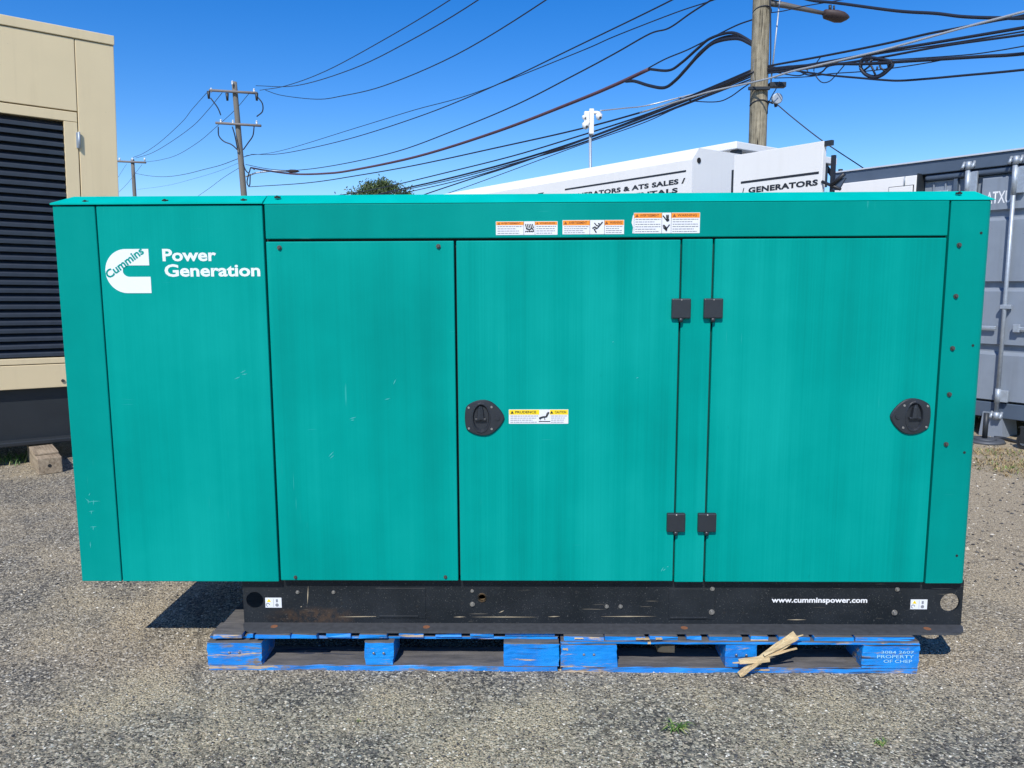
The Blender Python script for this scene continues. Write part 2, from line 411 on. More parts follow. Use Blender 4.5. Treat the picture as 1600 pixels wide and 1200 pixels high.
acc = panel('access_panel', -.7995, -.187, .3005, 1.4505, teal, label='plain bolted teal panel left of the doors')
doorL = panel('door', -.1795, .5465, .3005, 1.4505, teal_door, label='streaked teal door with yellow caution sticker')
panel('door_post', .5525, .651, .2965, 1.4525, teal_door, .002, 'narrow teal post between the two doors')
doorR = panel('door', .657, 1.397, .2985, 1.4525, teal_door, label='streaked teal door at the right end')
# right corner panel with rolled edge
prof = [(1.4035, 0), (1.516, 0)] + [(1.516 + .022 * math.sin(R(a)), .022 - .022 * math.cos(R(a))) for a in (18, 36, 54, 72, 90)] + [(1.538, .32), (1.510, .32), (1.510, .03), (1.4035, .03)]
b = MB(); b.loft([[(x, y, z) for x, y in prof] for z in (.2965, 1.568)]); cr = b.build('corner_panel', teal_end, gen); cr['label'] = 'teal right corner panel with a column of bolts'
MB().box(-1.4915, -1.46, .032, 1.03, .297, 1.568).build('end_wall', teal_end, gen)
MB().box(1.512, 1.5375, .323, 1.03, .297, 1.568).build('end_wall', teal_end, gen)
MB().box(-1.491, 1.537, 1.032, 1.06, .297, 1.568, .003).build('back_wall', teal_end, gen)
# lids
def lid(x0, x1, hl, hr, z0, z1, y0, lip=.006):
    y1 = 1.066
    lo = [(x0, y0, z0), (x1, y0, z0), (x1, y1, z0), (x0, y1, z0)]
    li = [(x, y, z0 + lip) for x, y, _ in lo]
    up = [(x0 + hl, y0 + .052, z1), (x1 - hr, y0 + .052, z1), (x1 - hr, y1 - .052, z1), (x0 + hl, y1 - .052, z1)]
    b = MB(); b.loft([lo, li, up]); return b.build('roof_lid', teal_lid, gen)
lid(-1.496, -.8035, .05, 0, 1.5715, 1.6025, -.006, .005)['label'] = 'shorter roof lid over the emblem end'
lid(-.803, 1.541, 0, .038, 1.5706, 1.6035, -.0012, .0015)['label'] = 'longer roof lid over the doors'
# bolts
bt = MB().cyl((0, 0, 0), (0, -.004, 0), .0075, n=12).cyl((0, -.004, 0), (0, -.0085, 0), .0052, .0042, n=6).build('bolt', rusty, gen)
bt.location = (-.755, 0, 1.431)
for x, z, sc in [(-.237, 1.433, 1), (-.748, .313, .8), (-.231, .315, .8), (1.436, 1.429, 1), (1.437, 1.266, 1), (1.438, 1.097, 1), (1.438, .945, 1), (1.439, .778, 1)]:
    link_copy(bt, gen, (x, 0, z), None, (sc,) * 3)
hm = MB().cyl((0, 0, 0), (0, -.0012, 0), .0042, n=10).build('screw', black_in, gen); hm.location = (1.504, 0, 1.467)
for x, z in [(1.504, 1.106), (1.502, .75), (1.502, .394)]: link_copy(hm, gen, (x, 0, z))
cl = MB().box(-.010, .010, -.003, .003, -.003, .003, .001).cyl((0, 0, .001), (0, -.006, .001), .0045, n=8).build('lid_clip', black_in, gen); cl.location = (-1.386, .008, 1.582)
for x, y, z in [(-1.125, .008, 1.584), (-.868, .008, 1.584), (-.762, .022, 1.594), (1.437, .022, 1.594)]: link_copy(cl, gen, (x, y, z))
# hinges
def hinge(x, z, par):
    h = MB().box(x - .031, x + .031, -.015, .001, z - .0325, z + .0325, .004, 2).build('hinge', plastic, par)
    MB().cyl((x, -.008, z - .0445), (x, -.008, z - .031), .0068, .0085, 12).build('hinge_pin', plastic, h)
    MB().cyl((x, -.011, z + .024), (x, -.0165, z + .0285), .0022, n=6).build('grease_nipple', steel, h)
for x, par in ((.551, doorL), (.655, doorR)):
    for z in (1.2295, .5115): hinge(x, z, gen)
# latch handles
def latch(cx, cz, s):
    def q(x): return cx + s * x
    pts = []
    for a in range(-62, 63, 6): pts.append((.0 + .0675 * math.cos(R(a)) ** .9 if abs(a) < 90 else 0, .060 * math.sin(R(a)) / math.sin(R(62)) * (1 - .0 * abs(a))))
    outl = [(-.058, -.036), (-.045, -.048), (-.022, -.058), (.005, -.0605), (.028, -.053), (.048, -.036), (.062, -.018), (.0695, 0), (.062, .018), (.048, .036), (.028, .053), (.005, .0605), (-.022, .058), (-.045, .048), (-.058, .036), (-.062, .012), (-.062, -.012)]
    # soften
    sm = []
    n = len(outl)
    for i in range(n):
        p0, p1, p2, p3 = (Vector(outl[(i + k) % n]) for k in (-1, 0, 1, 2))
        for tt in (0, .5):
            sm.append(.5 * ((2 * p1) + (p2 - p0) * tt + (2 * p0 - 5 * p1 + 4 * p2 - p3) * tt ** 2 + (3 * p1 - p0 - 3 * p2 + p3) * tt ** 3))
    b = MB(); rings = []
    for k, y in ((1., .001), (1., -.005), (.95, -.008)): rings.append([(q(p.x * k), y, cz + p.y * k) for p in sm])
    cup = lambda k, y: [(q(-.008 + .030 * k * math.cos(2 * math.pi * i / len(sm))), y, cz + .050 * k * math.sin(2 * math.pi * i / len(sm))) for i in range(len(sm))]
    # align start angle
    def ang(p, c=(-.008, 0)): return math.atan2((p.y) / .05, (p.x - c[0]) / .03)
    cupr = lambda k, y: [(q(-.008 + .030 * k * math.cos(ang(p))), y, cz + .050 * k * math.sin(ang(p))) for p in sm]
    rings += [cupr(1.05, -.0085), cupr(1.0, -.0105), cupr(.93, -.0105), cupr(.85, -.006), cupr(.80, -.0015)]
    b.loft(rings, True, False); h = b.build('latch_handle', plastic, gen)
    # swing lever: arched grip with a cross foot
    l = MB()
    l.loft([[(q(x * w - .010), y, cz + z) for x, y in ((-.011, -.003), (-.009, -.013), (0, -.0165), (.009, -.013), (.011, -.003))] for z, w in ((-.004, 1.25), (.004, 1.15), (.016, 1.), (.030, .8), (.040, .45))], True, False)
    l.box(q(-.010) - .019, q(-.010) + .019, -.012, -.003, cz - .009, cz - .001, .002)
    l.build('lever', plastic, h)
    MB().cyl((q(.046), -.008, cz), (q(.046), -.0115, cz), .0085, .008, 16).cyl((q(.046), -.0115, cz), (q(.046), -.0122, cz), .0035, n=8).build('lock', plastic, h)
    for x, z in ((-.049, .035), (-.049, -.035), (.027, .037), (.027, -.037)):
        MB().cyl((q(x), -.0075, cz + z), (q(x), -.0105, cz + z), .0046, .0035, 10).build('screw', steel, h)
latch(-.095, .869, 1); latch(1.318, .872, -1)

# stickers
def bars(m_, x0, x1, z0, z1, rows, name, par, y=-.0016, seed=1):
    r = random.Random(seed); b = MB(); h = (z1 - z0) / rows
    for i in range(rows):
        z = z1 - (i + .5) * h; x = x0; end = x1 - r.random() * .25 * (x1 - x0) if i else x1
        while x < end:
            w = r.uniform(.004, .012); b.box(x, min(x + w, end), y, y + .0004, z - h * .14, z + h * .14); x += w + .0016
    return b.build(name, m_, par)
def warn(x0, x1, z0, z1, c1, c2, head, wl, wr, band, ink_h, kind, seed):
    st = MB().box(x0, x1, -.001, .0005, z0, z1).build('warning_sticker', sticker_w, gen)
    zh = z1 - head * (z1 - z0); e = .0012
    for a, b_, w in ((x0 + e, c1 - e * .5, wl), (c2 + e * .5, x1 - e, wr)):
        MB().box(a, b_, -.0014, -.0008, zh, z1 - e).build('header_band', band, st)
        hh = (z1 - zh); m_ = a + .10 * (b_ - a)
        MB().prism([(m_ - hh * .32, zh + hh * .2), (m_ + hh * .32, zh + hh * .2), (m_, zh + hh * .78)], -.0019, -.0015).build('hazard_triangle', ink_h, st)
        text('lettering', w, ink_h, st, m_ + hh * .6, b_ - .1 * (b_ - a), zh + hh * .25, zh + hh * .74, -.0018, .02)
        bars(inkg, a + .004, b_ - .004, z0 + .002, zh - .001, 4 if head > .25 else 6, 'fine_print', st, seed=seed)
    if kind != 'caution':
        for x in (c1, c2): MB().box(x - .0005, x + .0005, -.0015, -.0009, z0, z1).build('divider', ink, st)
    p = MB(); cx, cz, s_ = (c1 + c2) / 2, (z0 + z1) / 2, (z1 - z0)
    def st_(pts, r): p.tube([(cx + x * s_, -.0015, cz + z * s_) for x, z in pts], r * s_, 5)
    if kind == 'fall':
        st_([(-.34, -.08), (-.16, .02), (.0, -.08), (.14, .08), (.38, .36)], .045); st_([(-.2, .3), (-.05, .12), (.14, .08)], .035)
        st_([(.0, -.08), (-.22, -.14), (-.06, -.38)], .045); p.cyl((cx + .12 * s_, -.0014, cz + .24 * s_), (cx + .12 * s_, -.002, cz + .24 * s_), .06 * s_)
    elif kind == 'fan':
        for k in range(5): st_([(-.3 + k * .13, .3), (-.22 + k * .13, .02)], .04); st_([(-.3 + k * .13, -.28), (-.22 + k * .14, -.2)], .04)
        st_([(-.25, -.02), (.0, -.12), (.2, .0), (.3, -.15)], .05)
    elif kind == 'hands':
        for k in range(4): st_([(-.02 + k * .04, .40), (-.01 + k * .035, .24)], .018)
        st_([(-.18, .36), (-.04, .18), (.04, .14)], .03); p.cyl((cx + .05 * s_, -.0014, cz + .15 * s_), (cx + .05 * s_, -.002, cz + .15 * s_), .085 * s_)
        st_([(-.16, -.10), (-.04, -.22), (.0, -.36)], .05); st_([(.15, -.08), (.04, -.22), (.0, -.36)], .03); st_([(-.14, -.20), (-.02, -.30)], .05)
    else:
        st_([(-.38, -.12), (-.1, -.02), (.12, .0), (.28, .32)], .065); st_([(.12, .0), (.2, .26)], .05); st_([(-.4, -.34), (.4, -.34)], .03); st_([(-.3, -.12), (-.3, -.25)], .02); st_([(.0, -.1), (.02, -.22)], .03)
    p.build('pictogram', ink, st); return st
warn(-.050, .149, 1.468, 1.511, .040, .076, .27, 'AVERTISSEMENT', 'WARNING', sticker_o, ink_o, 'fan', 3)['label'] = 'leftmost orange headed warning sticker on the rail'
warn(.165, .363, 1.469, 1.514, .253, .300, .36, 'AVERTISSEMENT', 'WARNING', sticker_o, ink_o, 'fall', 4)['label'] = 'orange headed warning sticker with a falling figure'
w3 = warn(.394, .606, 1.471, 1.536, .484, .514, .25, 'AVERTISSEMENT', 'WARNING', sticker_o, ink_o, 'hands', 5); w3['label'] = 'largest warning sticker with a torn left edge'
MB().prism([(.387, 1.505), (.391, 1.527), (.396, 1.535), (.396, 1.473), (.390, 1.471), (.392, 1.49)], -.001, .0).build('torn_edge', sticker_w, w3)
warn(-.011, .187, .8485, .8965, .091, .125, .36, 'PRUDENCE', 'CAUTION', sticker_y, ink, 'caution', 6)['label'] = 'yellow headed caution sticker beside the door latch'
# emblem: block letter C with the name across it
def emblem():
    x0, x1, z0, z1 = -1.332, -1.184, 1.286, 1.429
    zt, zb = 1.376, 1.339; pts = [(x1 - .002, z1), (-1.262, z1)]
    for a in range(95, 266, 8): pts.append((-1.262 + .070 * math.cos(R(a)), 1.3575 + .0715 * math.sin(R(a))))
    pts += [(-1.262, z0), (x1, z0), (x1, zb), (-1.252, zb)]
    for a in range(260, 99, -10): pts.append((-1.252 + .0225 * math.cos(R(a)), (zt + zb) / 2 + (zt - zb) / 2 * math.sin(R(a))))
    pts += [(-1.252, zt), (x1 - .002, zt)]
    e = MB().prism(pts, -.0012, .0005).build('emblem', white_l, gen)
    text('lettering', 'Cummins', teal, e, -1.342, -1.193, 1.371, 1.399, -.0017, .03, rot=R(34.5))
emblem()
text('lettering', 'Power', white_l, gen, -1.141, -.964, 1.3885, 1.429, -.0006, .028)
text('lettering', 'Generation', white_l, gen, -1.137, -.822, 1.3385, 1.3795, -.0006, .028)

# black skid base
FY = .032
base = MB()
outl = [(-.946, .127), (1.552, .127), (1.552, .2935), (-.946, .2935)]
base.prism(outl, FY, FY + .008, [circle(-.905, .216, .030, 28), circle(1.509, .214, .033, 28), circle(-.108, .228, .0125, 18)])
fl_ = [(-.946, FY + .004), (-.945, .018), (-.932, -.012), (-.912, -.030), (-.895, -.034), (1.500, -.034), (1.515, -.030), (1.536, -.012), (1.551, .018), (1.552, FY + .004)]

base.box(-.946, 1.552, 1.02, 1.028, .126, .2935); base.box(-.946, 1.552, 1.028, 1.07, .1268, .133)
base.box(-.946, 1.552, FY + .008, .07, .2875, .2945); base.box(-.80, -.78, FY + .009, 1.02, .128, .293)
base.box(1.33, 1.35, FY + .009, 1.02, .128, .293); base.box(-.78, 1.33, FY + .009, 1.02, .262, .290)
skid = base.build('skid_base', base_m, gen)
flm = m_plain('worn_flange_paint', (.052, .056, .062), .6, 0, .5, 45, .2)
fb = MB(); fb.loft([[(x, y, z) for x, y in fl_] for z in (.1268, .1338)]); fb.build('bottom_flange', flm, skid)
for x0, x1, z in ((-.47, -.33, .159), (.545, .675, .157)):    # stamped ledges
    MB().box(x0, x1, FY - .005, FY + .001, z - .004, z + .004, .002, 2).build('stamped_ledge', base_m, skid)
for x0, x1 in ((-.48, -.305), (.54, .70)): MB().box(x0, x1, FY - .0022, FY + .001, .150, .262, .001, 1).build('cover_plate', base_m, skid)
rim = MB(); rim.cyl((-.108, FY + .006, .228), (-.108, FY - .004, .228), .0155, .0155, 18, False); rim.cyl((-.108, FY - .004, .228), (-.108, FY + .02, .228), .0125, .0125, 18, False); rim.build('drain_bushing', m_plain('brass', (.42, .30, .17), .4, .6), skid)
b2 = MB().cyl((0, 0, 0), (0, -.003, 0), .0085, n=14).cyl((0, -.003, 0), (0, -.009, 0), .0058, .0052, n=6).build('bolt', steel, skid); b2.location = (-.142, FY, .204)
for x, z, s_ in [(-.142, .252, .7), (.326, .197, .85), (.374, .197, .85), (.69, .178, 1.15), (1.32, .178, 1.15), (-.753, .246, .75), (-.627, .246, .75), (.69, .262, .9), (1.325, .262, .9)]:
    link_copy(b2, skid, (x, FY, z), None, (s_,) * 3)
hl = MB().cyl((0, -.0003, 0), (0, -.0008, 0), .0045, n=10).build('small_hole', black_in, skid); hl.location = (-.335, FY - .002, .197)
for x, z in [(-.178, .205), (.58, .199), (.80, .175), (1.10, .176), (1.22, .178), (.735, .176), (-.6, .205), (.22, .25)]: link_copy(hl, skid, (x, FY, z))
fh = MB().cyl((0, 0, 0), (0, 0, .0008), .012, n=14).build('rusted_slot', m_plain('rust', (.22, .09, .04), .9, 0, .5, 150), skid); fh.location = (-.83, .0, .1336)
for x in (-.30, .59, 1.42): link_copy(fh, skid, (x, 0, .1336))
text('lettering', 'www.cumminspower.com', m_plain('white_print', (.8, .8, .8), .5), skid, .896, 1.225, .2065, .2305, FY - .0006, .028)
def tag_sticker(x0, x1, z0, z1):
    st = MB().box(x0, x1, FY - .001, FY + .0005, z0, z1).build('hazard_sticker', sticker_w, skid); w = x1 - x0; h = z1 - z0; y = FY - .0015
    MB().prism([(x0 + w * .10, z0 + h * .58), (x0 + w * .36, z0 + h * .58), (x0 + w * .23, z0 + h * .9)], y, y + .0004).build('hazard_triangle', sticker_y, st)
    p = MB(); p.tube([(x0 + w * (.15 + .1 * math.cos(a / 3)), y, z0 + h * (.3 + .16 * math.sin(a / 3))) for a in range(0, 15)], .0011, 5)
    p.box(x0 + w * .66, x0 + w * .78, y, y + .0004, z0 + h * .55, z0 + h * .85); p.cyl((x0 + w * .72, y, z0 + h * .27), (x0 + w * .72, y + .0004, z0 + h * .27), h * .17); p.box(x0 + w * .5, x0 + w * .515, y, y + .0004, z0 + h * .1, z0 + h * .9)
    p.build('pictogram', inkg, st)
tag_sticker(-.868, -.811, .189, .225); tag_sticker(1.374, 1.431, .190, .225)

# scuffs and scrapes
scuff_m = m_plain('scraped_paint', (.06, .42, .39), .6); scrape_m = m_plain('scraped_to_primer', (.40, .33, .22), .7, 0, .3, 80)
def marks(name, par, m, segs, y, w=.0008):
    b = MB()
    for x0, z0, x1, z1 in segs:
        d = Vector((x1 - x0, 0, z1 - z0)); u = Vector((-d.z, 0, d.x)).normalized() * w
        p, q = Vector((x0, y, z0)), Vector((x1, y, z1)); mm = (p + q) / 2 + u * .6
        vv_ = [b.bm.verts.new(c) for c in (p, mm - u * 2, q, mm + u)]; b.bm.faces.new(vv_)
    return tag(b.build(name, m, par), kind='stuff')
marks('scuffs', gen, scuff_m, [(-1.458, .592, -1.44, .575), (-1.447, .588, -1.449, .572), (-1.452, .580, -1.405, .582), (-1.43, .587, -1.431, .568), (-1.45, .545, -1.43, .547), (-1.44, .549, -1.441, .535), (-1.45, .490, -1.425, .492), (-1.437, .493, -1.439, .478), (-1.452, .44, -1.453, .415), (-1.445, .60, -1.44, .61)], -.0004)
marks('scuffs', gen, scuff_m, [(-.905, 1.02, -.885, 1.03), (-.90, 1.015, -.88, 1.018), (-.925, 1.0, -.905, 1.008), (-.62, .735, -.60, .755), (-.615, .73, -.600, .742), (-.545, .865, -.520, .872), (-.54, .86, -.528, .862), (-.425, .93, -.405, .935), (-.395, .98, -.385, 1.0), (.505, .335, .515, .352), (.512, .338, .522, .346), (.525, .352, .532, .354), (.33, 1.12, .335, 1.122), (.41, 1.0, .418, 1.004)], -.0004, .0009)
marks('scrapes', skid, scrape_m, [(-.36, .1585, -.33, .159), (-.21, .156, -.165, .157), (-.15, .1565, .09, .157), (.12, .158, .165, .160), (.30, .1595, .50, .161), (-.62, .155, -.45, .158), (-.72, .20, -.715, .27), (-.745, .19, -.74, .195), (.95, .15, 1.02, .1505), (-.05, .172, -.03, .181)], FY - .0006, .0011)

# ------------------------------------------------------------ pallets
def plank(x0, x1, y0, y1, z0, z1, axis, jit, rng, ends=.004):
    """a board as a chain of cross sections with uneven edges"""
    b = MB(); n = max(3, int(((x1 - x0) if axis == 0 else (y1 - y0)) / .06)); rings = []
    for i in range(n + 1):
        f = i / n; j = lambda k=1.: rng.uniform(-jit, jit) * k
        if axis == 0:
            x = x0 + (x1 - x0) * f; rings.append([(x + (rng.uniform(-ends, ends) if i in (0, n) else 0), y + j(), z + j(.5)) for y, z in ((y0, z0), (y0, z1 - .002), (y0 + .003, z1), (y1 - .003, z1), (y1, z1 - .002), (y1, z0))])
        else:
            y = y0 + (y1 - y0) * f; rings.append([(x + j(), y + (rng.uniform(-ends, ends) if i in (0, n) else 0), z + j(.5)) for x, z in ((x0, z0), (x0, z1 - .002), (x0 + .003, z1), (x1 - .003, z1), (x1, z1 - .002), (x1, z0))])
    b.loft(rings); return b
def pallet(x0, x1, yf, seed, label, decks, mid, w_end, st_y):
    rng = random.Random(seed); L = x1 - x0; Dp = .99
    root = empty('pallet', G(x0, yf, 0), GEN_A); tag(root, label, 'pallet', 'blue wooden pallets under the generator')
    T = .1262
    for y in (0, .42, Dp - .14):                                   # bottom boards and blocks row by row
        plank(.004, L - .004, y, y + .14, .0, .019, 0, .0022, rng).build('bottom_board', pallet_m, root)
        for k, (a, c) in enumerate(((0, w_end), mid, (L - w_end, L))):
            z1 = .1015
            y_ = y + rng.uniform(-.003, .003); bl = MB(); nz = 6; rg_ = []
            for i_ in range(9):          # sawn block with a rough, chipped outline
                x_ = a + (c - a) * i_ / 8; e_ = 1. if i_ in (0, 8) else .35
                rg_.append([(x_ + rng.uniform(-.0035, .0035) * (i_ in (0, 8)), yy + rng.uniform(0, .0035) * e_ * (yy == y_), zz + rng.uniform(-.001, .0) * (zz > .09)) for yy, zz in [(y_, .0195 + (z1 - .0205 ) * k_ / nz * .98) for k_ in range(nz + 1)] + [(y_ + .005, z1 - .0005), (y_ + .137, z1 - .0005), (y_ + .137, .0195)]])
            bl.loft(rg_)
            ob = bl.build('block', pallet_m, root)
            if y == 0 and k < 2:
                for nx in (-.017, .017):
                    MB().cyl(((a + c) / 2 + nx, -.001, .066), ((a + c) / 2 + nx, -.0045, .064), .004, .0045, 8).build('nail', steel, ob)
        plank(0, L, y + (st_y if y == 0 else 0.), y + .135, .102, .1115, 0, .0015, rng).build('stringer_board', pallet_m, root)
    for a, c, dy in decks:
        plank(a, c, dy + .006, Dp, .112, T, 1, .0012, rng, .003).build('deck_board', pallet_m, root)
    return root
P1 = pallet(-1.046, .156, -.052, 3, 'blue pallet under the left half of the generator, open deck corner showing',
            [(.02, .118, .0), (.135, .155, .004), (.165, .285, .0), (.288, .375, .002), (.405, .49, .012), (.52, .615, .004), (.655, .74, .014), (.78, .87, .02), (.90, .98, .016), (1.02, 1.19, .02)], (.541, .636), .186, .03)
P2 = pallet(.164, 1.368, -.056, 8, 'blue pallet under the right half of the generator, stencilled block at its end',
            [(.01, .145, -.002), (.148, .285, .0), (.300, .395, .002), (.425, .475, .006), (.50, .61, .0), (.64, .70, .004), (.735, .84, .0), (.853, .985, .001), (.992, 1.19, .003)], (.556, .66), .188, .0)
crng = random.Random(9)
for x, z, w, h in ((.275, .120, .045, .006), (.297, .108, .010, .012), (.014, .084, .018, .010), (.33, .121, .022, .006), (.06, .122, .03, .004), (.68, .012, .05, .005)):
    q_ = [(x + w * (i / 6 - .5), z + h * (.5 if i % 2 else .25) * crng.uniform(.4, 1)) for i in range(7)] + [(x + w * (.5 - i / 6), z - h * crng.uniform(.2, .5)) for i in range(7)]
    MB().prism(q_, -.0035, .006).build('splinter', wood_l, P2)
for k, (s_, a, c, z0, z1) in enumerate((('3084 2607', 1.075, 1.185, .073, .083), ('PROPERTY', 1.062, 1.185, .0565, .068), ('OF CHEP', 1.085, 1.18, .040, .0515))):
    text('lettering', s_, m_plain('faded_stencil', (.30, .60, .78), .8, 0, .35, 300) if k == 0 else D.materials['faded_stencil'], P2, a, c, z0, z1, -.0042, .008)
# broken wood lying against the right pallet
def sliver(pts, w0, w1, th, m, par, name, seed=1):
    rng = random.Random(seed); pts = [Vector(p) for p in pts]; A, B_ = pts[0], pts[-1]; b = MB(); rings = []
    for i, p in enumerate(pts):
        f = i / (len(pts) - 1); w = w0 + (w1 - w0) * f; d = (B_ - A).normalized(); s_ = Vector((0, -1, 0)); u = d.cross(s_).normalized()
        w *= rng.uniform(.85, 1.1)
        rings.append([p + u * w / 2 - s_ * th / 2, p + u * w * .3 + s_ * th / 2 * rng.uniform(.7, 1.2), p - u * w * .35 + s_ * th / 2 * rng.uniform(.7, 1.2), p - u * w / 2 - s_ * th / 2])
    b.loft(rings); return b.build(name, m, par)
sp = empty('broken_board', G(.79, -.085, 0), GEN_A); tag(sp, 'pale splintered board pieces crossed against the front of the right blue pallet', 'broken board')
def lerp(a, b_, n): return [Vector(a).lerp(Vector(b_), i / n) for i in range(n + 1)]
sliver(lerp((-.03, .0, .008), (.155, .0, .147), 9), .018, .036, .015, wood_l, sp, 'splinter', 1)
sliver(lerp((.045, -.012, .085), (.145, -.008, .139), 5), .006, .018, .010, wood_l, sp, 'splinter', 2)
sliver(lerp((-.034, -.004, .056), (.065, -.006, .068), 5), .016, .024, .014, wood_l, sp, 'splinter', 3)
sliver(lerp((.05, -.01, .078), (.155, -.006, .106), 5), .010, .003, .008, wood_l, sp, 'splinter', 4)
sliver(lerp((-.025, -.012, .012), (.03, -.014, .062), 4), .006, .012, .010, wood_l, sp, 'splinter', 5)
sliver(lerp((.115, -.004, .133), (.175, -.004, .152), 3), .006, .002, .005, wood_l, sp, 'splinter', 6)
sliver(lerp((-.055, -.004, .052), (-.01, -.006, .056), 3), .003, .007, .005, wood_l, sp, 'splinter', 7)
ch = MB(); ch.prism([(-.03, .002), (-.027, .012), (-.015, .021), (.03, .024), (.03, -.002), (-.01, -.001)], -.02, .03)
co_ = ch.build('wood_offcut', wood_o); co_.location = G(.535, .05, .030); co_.rotation_euler = (0, 0, GEN_A)
tag(co_, 'small orange brown offcut of wood lodged in the left opening of the right pallet', 'offcut')

# ------------------------------------------------------------ beige generator at left
K = 1.0676
U = Vector((.7908, .6118, -.0187)).normalized(); V = Vector((.0532, -.0382, .9979)); V = (V - U * V.dot(U)).normalized(); NN = V.cross(U)
M4 = Matrix((( U.x, NN.x, V.x, -3.058), (U.y, NN.y, V.y, 6.0), (U.z, NN.z, V.z, .1325), (0, 0, 0, 1)))
bg_ = empty('beige_generator', mat=M4); tag(bg_, 'tall beige enclosed generator with dark louvres on black base at left edge', 'generator')
LX = -3.3
def bp(name, x0, x1, z0, z1, m=beige, y0=0., th=.04, bev=.004, lab=None):
    o = MB().box(x0 * K, x1 * K, y0, y0 + th, z0 * K, z1 * K, bev, 2).build(name, m, bg_)
    if lab: o['label'] = lab
    return o
MB().box(LX * K + .02, -.02, .13, 2.1, .42, 2.90).build('enclosure_shell', beige, bg_)
bp('roof_cap', LX, .004, 2.742, 2.803, y0=-.008, th=2.12)
bp('corner_post', -.2345, 0, .392, 2.737)
bp('upper_panel', LX, -.2385, 2.274, 2.737)
bp('lower_panel', LX, -.2385, .392, .556)
bp('corner_post', LX, -3.0, .56, 2.27)
fr = empty('louvre_door'); fr.parent = bg_
MB().box(-3.0 * K, -.2405 * K, .0, .035, 2.203 * K, 2.266 * K, .003).build('door_frame_rail', beige, fr)
MB().box(-3.0 * K, -.2405 * K, .0, .035, .562 * K, .601 * K, .003).build('door_frame_rail', beige, fr)
MB().box(-.3215 * K, -.2405 * K, .001, .034, .603 * K, 2.201 * K, .003).build('door_frame_stile', beige, fr)
MB().box(-3.0 * K, -.32 * K, .075, .10, .60 * K, 2.2 * K).build('louvre_backing', m_plain('louvre_shadow_gap', (.010, .013, .02), .7), fr)
sl = None
nsl = 29
for i in range(nsl):
    z = (.612 + i * (2.195 - .612) / nsl) * K
    if sl is None:
        s_ = MB(); s_.prism([(0, 0), (.0, .022), (.004, .026), (.052, .052), (.055, .048), (.010, .020), (.008, 0)], 0, 2.67 * K)
        s_.bm.transform(Matrix(((0, 1, 0, -2.995 * K), (1, 0, 0, .012), (0, 0, 1, 0), (0, 0, 0, 1))))
        sl = s_.build('louvre_slat', slat_m, fr); sl.location = (0, 0, z)
    else: link_copy(sl, fr, (0, 0, z))
MB().cyl((-.235 * K, -.014, 2.03 * K), (-.235 * K, -.014, 2.14 * K), .008, n=10).box(-.252 * K, -.237 * K, -.012, .001, 2.035 * K, 2.135 * K).build('door_hinge', galv, bg_)
MB().box(LX * K, -.0, .05, 2.0, .03, .41).build('skid_base', blackp, bg_)['label'] = 'black steel base beneath the beige housing'
MB().box(LX * K, .0, -.03, .055, .0, .035, .008).build('base_flange', blackp, bg_)
for x in (-.40, -.98): MB().cyl((x * K, -.001, .437 * K), (x * K, -.008, .437 * K), .012, n=10).build('bolt', rusty, bg_)
# timber under it
tb = empty('timber_block', (-3.306, 5.232, 0), math.atan2(U.y, U.x)); tag(tb, 'weathered timber block on the asphalt under the beige generator', 'timber block')
MB().box(0, .150, 0, .62, 0, .116, .006).build('beam', wood_t, tb)
MB().cyl((.072, -.0006, .06), (.072, -.002, .06), .012, n=12).build('bolt_hole', black_in, tb)
MB().box(-.003, .148, .12, .62, .117, .133, .004).build('shim_board', wood_t, tb)

# ------------------------------------------------------------ white units behind
AZ = -.93
def frame(p): return Vector((p[0], p[1], 0))
A = empty('white_container', (1.905, 8.3, 0), AZ); tag(A, 'long white sloping-topped generator housing with black GENERATORS & ATS SALES lettering', 'generator housing')
prof = [(0, .05), (0, 2.604), (.10, 2.73), (1.20, 2.73), (1.30, 2.604), (1.30, .05)]
b = MB(); b.loft([[(x, y, z) for y, z in prof] for x in (-9.5, 0)]); b.build('body', white_p, A)
for x in (-9.3, -6.2, -3.1, -.2): MB().box(x - .1, x + .1, .06, 1.24, 0, .0495).build('skid_foot', blackp, A)
tx = m_plain('black_vinyl', (.02, .022, .028), .5)
MB().box(-2.05, -.083, -.002, .001, 2.484, 2.504).build('stripe', tx, A)
text('lettering', 'GENERATORS & ATS SALES /', tx, A, -1.99, -.088, 2.368, 2.424, -.002, .045, spacing=1.06)
text('lettering', 'RENTALS', tx, A, -.93, -.19, 2.279, 2.333, -.002, .045, spacing=1.06)
text('lettering', 'K', tx, A, -2.86, -2.47, 2.20, 2.50, -.002, .05, shear=.25)
MB().cyl((.001, .10, 2.60), (.006, .10, 2.60), .03, n=16).build('lifting_hole', black_in, A)

Bx = empty('white_equipment_box', (2.73, 9.6, 0), AZ); tag(Bx, 'white box-roofed housing behind the panel, overhanging flat roof', 'equipment housing')
MB().box(-2.6, 0, 0, 2.22, 2.93, 3.02, .01).build('roof', white_p, Bx)
MB().box(-2.5, -.13, .12, 2.1, .05, 2.929).build('body', white_p, Bx)
MB().box(-2.4, -.3, .3, 1.9, 0, .049).build('skid', blackp, Bx)
MB().box(-.125, -.02, .05, .14, 2.78, 2.925).box(-.128, -.03, 1.95, 2.05, 2.62, 2.925).build('bracket', blackp, Bx)
MB().tube([(-.1, 2.13, 2.9), (.0, 2.5, 2.55), (.02, 2.62, 2.3)], .03, 6).tube([(.0, 2.28, 2.35), (-.02, 2.72, 2.62)], .03, 6).tube([(-.1, 2.13, 2.55), (.02, 2.62, 2.3)], .025, 6).tube([(-.08, 2.45, 2.9), (-.08, 2.45, 2.0)], .035, 6).build('strut', blackp, Bx)

